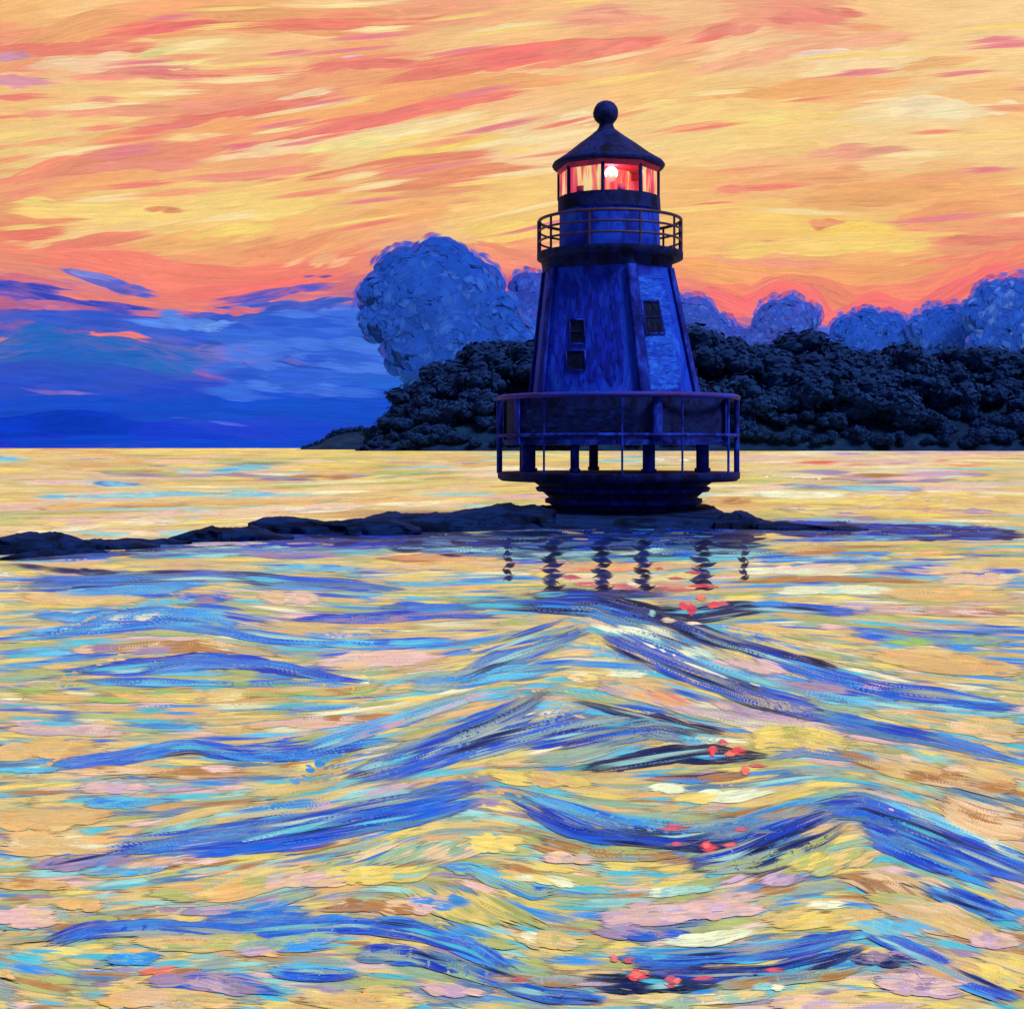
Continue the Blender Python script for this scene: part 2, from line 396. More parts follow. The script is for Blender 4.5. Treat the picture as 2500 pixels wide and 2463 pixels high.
# guide lines: points, colour, number, spread, length, half width
SKYG = [
 ([(-200,190),(0,140),(230,60),(500,40),(800,38),(1050,30)], ORG, 16, 26, 380, 20),
 ([(140,120),(259,90),(453,65),(744,61),(1009,61),(1132,32)], (236,100,85), 16, 10, 260, 9),
 ([(280,84),(453,65),(560,58)], (235,65,90), 4, 4, 170, 6),
 ([(20,128),(130,122),(252,113)], COR, 6, 9, 180, 9),
 ([(-50,142),(60,138)], (205,140,180), 4, 6, 90, 8),
 ([(-80,192),(84,200)], (215,135,170), 5, 10, 130, 12),
 ([(162,188),(356,175),(569,188)], (235,130,110), 8, 9, 180, 9),
 ([(330,178),(569,188)], (228,95,110), 4, 4, 130, 5),
 ([(340,150),(520,130)], (238,222,140), 6, 16, 130, 16),
 ([(100,160),(330,150)], (248,205,160), 6, 12, 150, 12),
 ([(705,188),(841,152),(1009,155),(1060,150)], (232,100,95), 9, 8, 200, 8),
 ([(830,145),(930,134)], (240,190,215), 2, 2, 90, 4),
 ([(900,210),(1009,181),(1132,155),(1250,139),(1399,116),(1509,116),(1664,84)], COR, 15, 13, 280, 12),
 ([(1120,160),(1250,139),(1399,116)], (245,85,95), 6, 8, 230, 11),
 ([(1390,135),(1560,100)], (240,120,105), 5, 10, 160, 10),
 ([(600,260),(705,240),(860,210)], (248,215,165), 5, 8, 150, 7),
 ([(259,330),(450,305),(634,285),(776,255)], (226,88,120), 9, 5, 190, 6),
 ([(400,300),(634,270),(860,235)], COR, 9, 12, 230, 11),
 ([(150,400),(226,381),(582,317),(841,259),(1250,200),(1500,180)], (242,160,90), 26, 17, 380, 17),
 ([(500,385),(647,356),(841,310),(1060,259),(1250,226),(1330,212)], (242,92,95), 16, 8, 260, 8),
 ([(500,380),(620,358),(700,345)], (222,80,120), 3, 3, 120, 5),
 ([(-60,500),(0,482),(162,420),(453,375),(600,350)], (232,125,95), 18, 20, 300, 18),
 ([(160,415),(330,408),(560,398)], (236,130,115), 7, 9, 220, 8),
 ([(340,345),(600,330)], (246,200,130), 4, 6, 180, 8),
 ([(485,394),(776,349),(1002,317),(1250,259)], (246,218,160), 13, 10, 260, 10),
 ([(700,375),(880,345),(1050,325)], (246,228,140), 6, 8, 180, 10),
 ([(850,420),(970,382),(1250,323)], (250,215,90), 9, 10, 230, 9),
 ([(711,446),(970,401),(1250,362)], (232,110,90), 9, 7, 230, 7),
 ([(820,462),(1000,440),(1250,414),(1350,405)], (230,130,85), 11, 11, 230, 12),
 ([(80,462),(260,440),(420,425)], (243,165,90), 7, 10, 240, 13),
 ([(0,517),(250,525),(453,524),(841,479)], (247,213,110), 14, 18, 300, 16),
 ([(0,540),(200,537)], (230,130,85), 3, 3, 150, 5),
 ([(320,518),(440,508)], (225,130,80), 3, 4, 110, 5),
 ([(0,600),(300,555),(560,520)], (246,205,125), 9, 10, 300, 10),
 ([(-40,575),(60,568),(130,562)], (230,95,80), 5, 8, 150, 9),
 ([(65,612),(291,582),(400,565)], (238,105,90), 7, 8, 220, 8),
 ([(280,610),(450,590),(620,570)], (244,170,90), 8, 12, 220, 13),
 ([(430,590),(560,560),(700,545)], (248,212,95), 7, 9, 180, 10),
 ([(0,640),(155,640),(388,680),(600,690),(760,670),(905,610)], (244,105,88), 24, 22, 260, 19),
 ([(560,630),(700,615),(860,560)], (240,140,90), 8, 12, 200, 12),
 ([(400,720),(560,712),(700,700),(860,650)], (244,88,88), 14, 10, 220, 12),
 ([(760,650),(860,620)], (248,175,120), 4, 8, 110, 9),
 ([(850,540),(1000,520),(1130,510)], (244,170,90), 8, 16, 180, 15),
 ([(1150,600),(1250,560),(1330,540)], (249,205,95), 6, 16, 130, 15),
 ([(1130,600),(1210,622),(1300,640)], (243,130,95), 9, 14, 130, 12),
 ([(1170,672),(1225,688),(1290,690)], (240,84,90), 9, 12, 90, 10),
 ([(1190,715),(1230,725),(1270,722)], (235,80,95), 7, 16, 60, 9),
 ([(0,280),(250,262),(480,262),(700,235)], (240,140,115), 10, 16, 260, 8),
 ([(1300,60),(1500,40),(1700,45)], (240,150,125), 8, 12, 220, 8),
 ([(1650,190),(1800,150),(2050,110),(2300,90)], (243,165,125), 12, 16, 260, 9),
 ([(400,440),(600,430),(820,400)], (236,130,110), 8, 8, 220, 6),
 ([(-60,745),(150,770),(420,805),(700,840)], (92,78,180), 12, 16, 260, 9),
 ([(300,900),(700,915),(1100,930)], (66,84,200), 10, 20, 260, 8),
 ([(820,800),(1000,850),(1250,860)], (44,88,208), 30, 40, 220, 18),
 ([(640,830),(800,825),(1000,850)], (50,100,216), 44, 50, 220, 16),
 ([(760,920),(900,925),(1000,930)], (40,82,204), 18, 40, 200, 14),
 ([(1180,760),(1260,790),(1340,800)], (50,96,214), 16, 30, 130, 14),
 ([(480,800),(700,790),(900,800),(1050,850)], (60,112,224), 34, 40, 220, 15),
 ([(560,775),(800,765),(960,790)], (84,130,232), 9, 16, 160, 9),
 # right half
 ([(1916,32),(1980,40),(2040,48)], (235,120,110), 5, 10, 130, 10),
 ([(1820,60),(1700,90)], (238,130,110), 4, 10, 130, 9),
 ([(1700,230),(1916,226),(2000,210),(2100,190)], (240,165,85), 10, 8, 230, 9),
 ([(2050,175),(2300,150),(2460,140)], (240,175,100), 8, 10, 240, 9),
 ([(1900,150),(2100,140)], (248,222,190), 5, 12, 180, 12),
 ([(1960,165),(2120,150),(2300,130)], (249,222,160), 9, 14, 220, 13),
 ([(2170,275),(2300,262),(2400,270)], (249,228,180), 9, 15, 170, 15),
 ([(1690,310),(1850,290),(1990,285)], (248,220,120), 8, 14, 200, 12),
 ([(1380,300),(1460,280)], (249,226,165), 4, 8, 90, 14),
 ([(1260,345),(1340,335)], (249,226,165), 4, 8, 80, 14),
 ([(1560,300),(1680,270),(1800,262)], (248,208,125), 6, 12, 180, 13),
 ([(1960,385),(2100,370),(2200,365)], (236,150,125), 6, 10, 180, 9),
 ([(1700,470),(1850,445),(2000,430),(2180,425)], (240,160,95), 9, 12, 230, 12),
 ([(1760,462),(1850,458)], (242,125,100), 3, 5, 110, 7),
 ([(1900,480),(2150,470),(2450,450)], (240,165,90), 12, 18, 260, 14),
 ([(2150,545),(2300,520),(2470,505)], (236,150,85), 9, 12, 230, 12),
 ([(1990,545),(2060,555)], (232,135,85), 5, 10, 90, 9),
 ([(2000,580),(2100,560),(2180,575)], (250,212,80), 8, 10, 150, 12),
 ([(1720,620),(1900,600),(2100,600),(2300,590)], (246,205,100), 12, 18, 240, 15),
 ([(2300,590),(2400,585),(2480,580)], (228,115,95), 5, 6, 150, 7),
 ([(1820,640),(1940,655),(2050,650)], (240,140,115), 7, 10, 150, 10),
 ([(1640,650),(1800,670),(2000,680),(2150,670),(2350,640)], (245,158,82), 16, 16, 240, 16),
 ([(1640,700),(1740,705),(1840,735),(1910,690),(1990,700),(2060,740),(2160,725),(2260,735),(2380,665),(2500,620),(2650,600)], (246,120,85), 34, 18, 170, 17),
 ([(1660,723),(1740,722),(1815,760),(1900,705),(1965,712),(2012,785),(2070,765),(2140,738),(2229,765),(2310,725),(2391,677),(2500,640)], (249,80,92), 60, 14, 140, 12),
 # dusk clouds low in the sky, left
 ([(-100,800),(200,810),(600,830),(1100,850),(1350,840)], (48,98,208), 34, 26, 300, 20),
 ([(400,790),(620,765),(760,745),(900,730)], (48,90,200), 14, 10, 190, 13),
 ([(480,745),(620,728),(740,705),(880,695)], (80,85,190), 8, 6, 170, 8),
 ([(740,678),(800,672)], (95,90,170), 2, 3, 70, 4),
 ([(-80,640),(60,652),(200,670)], (225,120,100), 5, 7, 160, 8),
 ([(110,649),(213,675),(310,707),(420,726)], (62,96,205), 12, 9, 170, 10),
 ([(150,655),(290,690)], (110,140,230), 3, 4, 110, 5),
 ([(-60,675),(60,683),(200,700)], (210,85,120), 5, 6, 150, 7),
 ([(-100,698),(65,704),(162,726),(323,755),(420,765)], (40,75,195), 14, 10, 200, 10),
 ([(116,705),(194,718),(323,737),(480,750),(560,752)], (242,108,92), 8, 5, 150, 7),
 ([(-60,735),(80,745),(259,756),(300,760)], (190,95,140), 9, 9, 150, 9),
 ([(500,752),(580,760),(640,748)], (215,85,110), 4, 4, 100, 6),
 ([(-80,755),(97,772),(259,782),(582,826),(700,850)], (46,92,205), 20, 10, 230, 11),
 ([(336,772),(480,790),(582,804)], BLL, 6, 10, 140, 9),
 ([(470,800),(560,795),(590,805)], (110,155,240), 4, 8, 80, 10),
 ([(640,790),(740,778),(800,800)], (80,128,230), 6, 20, 110, 9),
 ([(-80,795),(60,800),(162,812),(300,812)], (120,92,170), 8, 7, 170, 8),
 ([(-40,833),(58,836)], (215,125,105), 4, 6, 80, 10),
 ([(142,817),(323,823),(388,846),(453,862),(686,862)], (238,90,92), 13, 6, 150, 8),
 ([(500,858),(600,864)], (235,120,90), 3, 5, 80, 8),
 ([(430,838),(700,850),(1000,872),(1130,880)], (110,120,215), 9, 7, 240, 6),
 ([(650,870),(900,885),(1130,885)], (100,105,200), 8, 9, 190, 8),
 ([(-80,870),(80,840),(220,838),(340,850),(460,880),(700,905)], (38,104,198), 26, 22, 240, 17),
 ([(700,930),(900,920),(1120,915)], (38,104,215), 14, 16, 240, 14),
 ([(470,905),(543,920),(601,920)], (150,98,185), 4, 6, 90, 7),
 ([(700,930),(780,950),(870,965)], (150,105,175), 3, 3, 130, 4),
 ([(13,938),(100,958),(340,968)], (125,105,195), 4, 3, 190, 4),
 ([(250,1005),(400,1015),(650,1050)], (80,100,215), 3, 2, 200, 3),
 ([(-100,1000),(300,1000),(700,1000),(1100,1000)], (24,80,205), 24, 26, 300, 18),
 ([(-100,1040),(200,1035),(400,1040)], (12,58,190), 14, 18, 260, 16),
 ([(-100,1082),(300,1082),(700,1082),(1100,1085)], (14,72,205), 20, 7, 300, 9),
 # right
 ([(1640,800),(1800,815),(2000,828),(2250,815),(2600,820)], (58,104,220), 30, 18, 190, 17),
 ([(1640,860),(2000,875),(2600,880)], (52,104,218), 24, 22, 240, 20),
 ([(1780,790),(1830,800)], (150,95,175), 3, 5, 70, 8),
 ([(1850,800),(1950,812)], (165,100,165), 4, 5, 90, 6),
 ([(2250,832),(2480,832)], (185,105,165), 6, 4, 140, 5),
 ([(1790,775),(1850,790)], (200,95,130), 3, 5, 60, 7),
]
sky_m = paint_mat("sky_paint", emit=True, vary=0.10)
sb = MB()
# backdrop behind the strokes: a piece of the sky sphere
gx, gy = np.meshgrid(np.linspace(-3200, 5700, 60), np.linspace(-2600, 1400, 30))
g3 = map_sky(gx, gy, np.full(gx.shape, -200.0))
d2 = ((gx[..., None] - SP[:, 0]) / 1.6) ** 2 + (gy[..., None] - SP[:, 1]) ** 2
wg = 1 / (d2 + 900.0) ** 2
gc = (wg[..., None] * lin(SP[:, 2:])).sum(2) / wg.sum(2)[..., None]
ii = np.arange(29)[:, None] * 60 + np.arange(59)[None]
sb.add(g3.reshape(-1, 3), np.stack([ii, ii + 1, ii + 61, ii + 60], -1).reshape(-1, 4), gc.reshape(-1, 3),
       np.stack([gx, gy], -1).reshape(-1, 2))
DENS, WIDE = 1.7, 0.9
def sky_base(gx, gy):
    m = np.where(gy < 560, -0.16, -0.16 + (gy - 560) / 160 * 0.16)
    m = np.where(gy > 720, 0.02, m)
    return m * np.where(gx > 1500, 0.65, 1.0)
SF = Field(-1400, 3900, -900, 1100, [g[0] for g in SKYG], 150, 45, sky_base, 0.8, 0.32)
bm_ = (SP[:, 4] > 180) & (SP[:, 2] < 110)
SP[bm_, 2] += 8; SP[bm_, 3] -= 10; SP[bm_, 4] += 4
dirty_sky = lin([(248, 214, 150), (240, 150, 95), (240, 110, 95)])
lay = 0
class Raster:
    def __init__(s, x0, x1, y0, y1, nx, ny):
        s.b = (x0, x1, y0, y1); s.nx, s.ny = nx, ny
        s.a = np.zeros((ny, nx, 3)); s.w = np.full((ny, nx), 1e-6)
    def ij(s, x, y):
        x0, x1, y0, y1 = s.b
        return (np.clip((x - x0) / (x1 - x0) * (s.nx - 1), 0, s.nx - 1.001), np.clip((y - y0) / (y1 - y0) * (s.ny - 1), 0, s.ny - 1.001))
    def put(s, P, W, C):
        P = np.asarray(P); a, b = s.ij(P[..., 0], P[..., 1]); i, j = np.round(a).astype(int), np.round(b).astype(int)
        ww = np.broadcast_to(np.asarray(W)[:, None], i.shape)
        np.add.at(s.w, (j, i), ww)
        np.add.at(s.a, (j, i), ww[..., None] * np.asarray(C)[:, None, :])
    def done(s, n):
        for _ in range(n):
            for ax in (0, 1):
                s.w = (np.roll(s.w, 1, ax) + np.roll(s.w, -1, ax) + 2 * s.w) / 4
                s.a = (np.roll(s.a, 1, ax) + np.roll(s.a, -1, ax) + 2 * s.a) / 4
        s.g = s.a / s.w[..., None]
    def at(s, x, y):
        a, b = s.ij(x, y); i, j = a.astype(int), b.astype(int); u, v = (a - i)[..., None], (b - j)[..., None]; g = s.g
        return (g[j, i] * (1 - u) + g[j, i + 1] * u) * (1 - v) + (g[j + 1, i] * (1 - u) + g[j + 1, i + 1] * u) * v
def softn(c):
    k = 0.17 * np.clip(c[:, :1] * 2 - 0.6, 0, 1)
    return c * (1 - k) + lin((252, 218, 190)) * k
def base_strokes(x0, x1, y0, y1, stepx, stepy, ln, wd):
    xs, ys = np.meshgrid(np.arange(x0, x1, stepx), np.arange(y0, y1, stepy))
    x = xs.ravel() + rng.uniform(-.6, .6, xs.size) * stepx; y = ys.ravel() + rng.uniform(-.6, .6, xs.size) * stepy
    o = rng.permutation(len(x)); x, y = x[o], y[o]
    d = ((x[:, None] - SP[:, 0]) / 1.5) ** 2 + ((y[:, None] - SP[:, 1]) * 1.3) ** 2
    wgt = 1 / (d + 900) ** 2
    sm = (wgt[..., None] * lin(SP[:, 2:])).sum(1) / wgt.sum(1)[:, None]
    d *= rng.uniform(0.55, 1.6, d.shape)
    c = softn((0.5 * sm + 0.5 * lin(SP[np.argmin(d, 1), 2:])) * rng.uniform(0.9, 1.08, (len(x), 1)) * rng.uniform(0.97, 1.03, (len(x), 3)))
    P = SF.paths(x, y, ln * rng.uniform(.6, 1.4, len(x)))
    return P, wd * rng.uniform(.6, 1.35, len(x)), c
BS = [base_strokes(*a) for a in ((-1500, 4000, -1200, 1100, 170, 60, 460, 38), (-150, 2650, -60, 1090, 80, 20, 300, 14), (-150, 2650, -60, 1090, 80, 26, 210, 7))]
GS = []
for pts, colr, n, sp, ln, wd in SKYG:
    hot = colr[0] > 215 and colr[1] < 135 and len(pts) > 2
    P, ws = guide_strokes(pts, int(n * (1.4 if hot else 1)), sp, ln * (1.25 if hot else 1), wd)
    n = len(P)
    GS.append((P, ws, softn(lin(colr)[None] * rng.uniform(0.86, 1.1, (n, 1)) * rng.uniform(0.95, 1.05, (n, 3))), colr))
# long feathered streaks across the high sky
hx, hy = [], []
while len(hx) < 150:
    a_, b_ = rng.uniform(-200, 2650), rng.uniform(-40, 560)
    if rng.random() < (.95 if a_ < 1300 else .45): hx.append(a_); hy.append(b_)
hp = SF.paths(hx, hy, rng.uniform(160, 420, 150))
hc = [[(238, 96, 92), (240, 122, 98), (242, 150, 100), (250, 226, 160), (228, 104, 130), (250, 212, 110)][rng.integers(6)] for _ in hx]
GS.append((hp, rng.uniform(3, 8, 150), softn(lin(np.array(hc))), (240, 150, 99)))
# soft blue-violet feathering round the cloud heads
fe, fw, fc = [], [], []
for cx_, cy_, r_ in ((1072,668,92),(985,678,78),(942,722,68),(1140,712,88),(915,780,60),(1290,708,48),(1700,780,58),(1655,775,54),(1745,812,52),(1895,775,48),(1930,765,46),(1962,780,46),
                     (2120,800,50),(2075,815,50),(2165,812,54),(2285,788,46),(2325,792,52),(2250,808,44),(2430,735,58),(2480,735,62),(2395,775,56)):
    for _ in range(26):
        th = rng.uniform(-math.pi * .98, .02 * math.pi) + np.linspace(-.28, .28, 8)
        q_ = r_ * rng.uniform(.88, 1.12)
        fe.append(np.stack([cx_ + q_ * np.cos(th), cy_ + q_ * np.sin(th)], 1)); fw.append(rng.uniform(3, 8))
        fc.append([(70, 84, 190), (112, 84, 170), (52, 92, 205), (190, 86, 130), (84, 100, 210)][rng.integers(5)])
GS.append((np.array(fe), np.array(fw), lin(np.array(fc)), (100, 100, 199)))
mx_, my_ = rng.uniform(560, 1010, 70), rng.uniform(770, 960, 70)
GS.append((SF.paths(mx_, my_, rng.uniform(120, 260, 70)), rng.uniform(9, 18, 70), lin(np.array([[(50, 98, 212), (58, 110, 222), (44, 90, 206), (74, 124, 230)][rng.integers(4)] for _ in mx_])), (50, 98, 199)))
SR = Raster(-1500, 4000, -1200, 1100, 220, 150)
for P, wd, c in BS: SR.put(P, wd * 1.0, c)
for P, ws, c, _ in GS: SR.put(P, np.array(ws) * 2, c)
SR.done(2)
for P, wd, c in BS:
    stroke_ribbons(sb, P, wd, c, map_sky, lanes=7, layer0=lay, jit=0.03, under=SR.at, soft=.8)
    lay += len(P)
for P, ws, c, colr in GS:
    stroke_ribbons(sb, P, ws, c, map_sky, lanes=7, layer0=lay, jit=0.045, taper=0.4, under=SR.at, soft=.45 if colr[0] > 215 and colr[1] < 135 else .75)
    lay += len(P)
sky = sb.build('sky', sky_m)
tag(sky, kind='structure')

# ================================================================== WATER
RIDGES = [   # crest lines in photo pixels, height m, spread m
 ([(600,1660),(900,1650),(1150,1620),(1450,1540),(1650,1610),(1900,1710),(2200,1790),(2600,1850)], 0.11, 0.85),
 ([(700,1880),(950,1830),(1150,1760),(1360,1695),(1550,1750),(1800,1815)], 0.11, 0.65),
 ([(100,2110),(400,2060),(800,1990),(1230,1915),(1350,1965),(1500,2030),(1650,2055),(1800,2035),(1900,2000),(2060,1960),(2130,1962),(2300,2035),(2600,2140)], 0.075, 0.42),
 ([(-200,2330),(80,2300),(300,2260),(600,2270),(850,2245),(1000,2262),(1150,2300),(1300,2370),(1500,2385),(1700,2370),(1900,2335),(2130,2275),(2300,2335),(2500,2420)], 0.05, 0.28),
 ([(150,1520),(350,1490),(450,1480),(600,1530),(900,1560)], 0.08, 1.4),
 ([(150,1640),(400,1605),(600,1620),(900,1680)], 0.07, 0.9),
 ([(1400,1470),(1550,1480),(1800,1560),(2500,1650)], 0.07, 1.3),
 ([(100,1850),(450,1815),(800,1850)], 0.05, 0.6),
]
def flat(x, y, z=0.0):
    d = F * (H - z) / np.maximum(y - HOR, 0.4)
    return (x - CX) * d / F, d
RW = []
for pts, amp, sg in RIDGES:
    G = resample(pts, 60)
    X, Y = flat(G[:, 0], G[:, 1], amp)
    RW.append((X, Y, amp, sg))
def hfun(X, Y):
    h = np.zeros_like(X)
    for rx, ry, amp, sg in RW:
        yc = np.interp(X, rx, ry)
        e = np.clip(np.minimum(X - rx[0], rx[-1] - X) / (0.12 * (rx[-1] - rx[0])), 0, 1)
        e = e * e * (3 - 2 * e)
        dy = np.clip((Y - yc) / sg, -6, 6)
        h += amp * e * np.exp(-np.abs(dy) ** 1.6)
    fade = np.exp(-((Y - 14) / 22) ** 2)
    h += fade * (0.014 * np.sin(X * 1.3 + Y * 1.6) + 0.010 * np.sin(Y * 2.3 - X * 0.7 + 1))
    return h
WT = np.array([0.94, 1.04, 0.99])     # pigment tint of the water colours
WSTEP = 4.5e-7
def map_water(x, y, layer):
    off = 0.001 + layer * WSTEP
    yy = np.maximum(y, HOR + 0.9)
    h = np.zeros_like(yy)
    for _ in range(14):
        X, Y = flat(x, yy, h + off)
        h = 0.5 * h + 0.5 * hfun(X, Y)
    return np.stack([X, Y, h + off], -1)

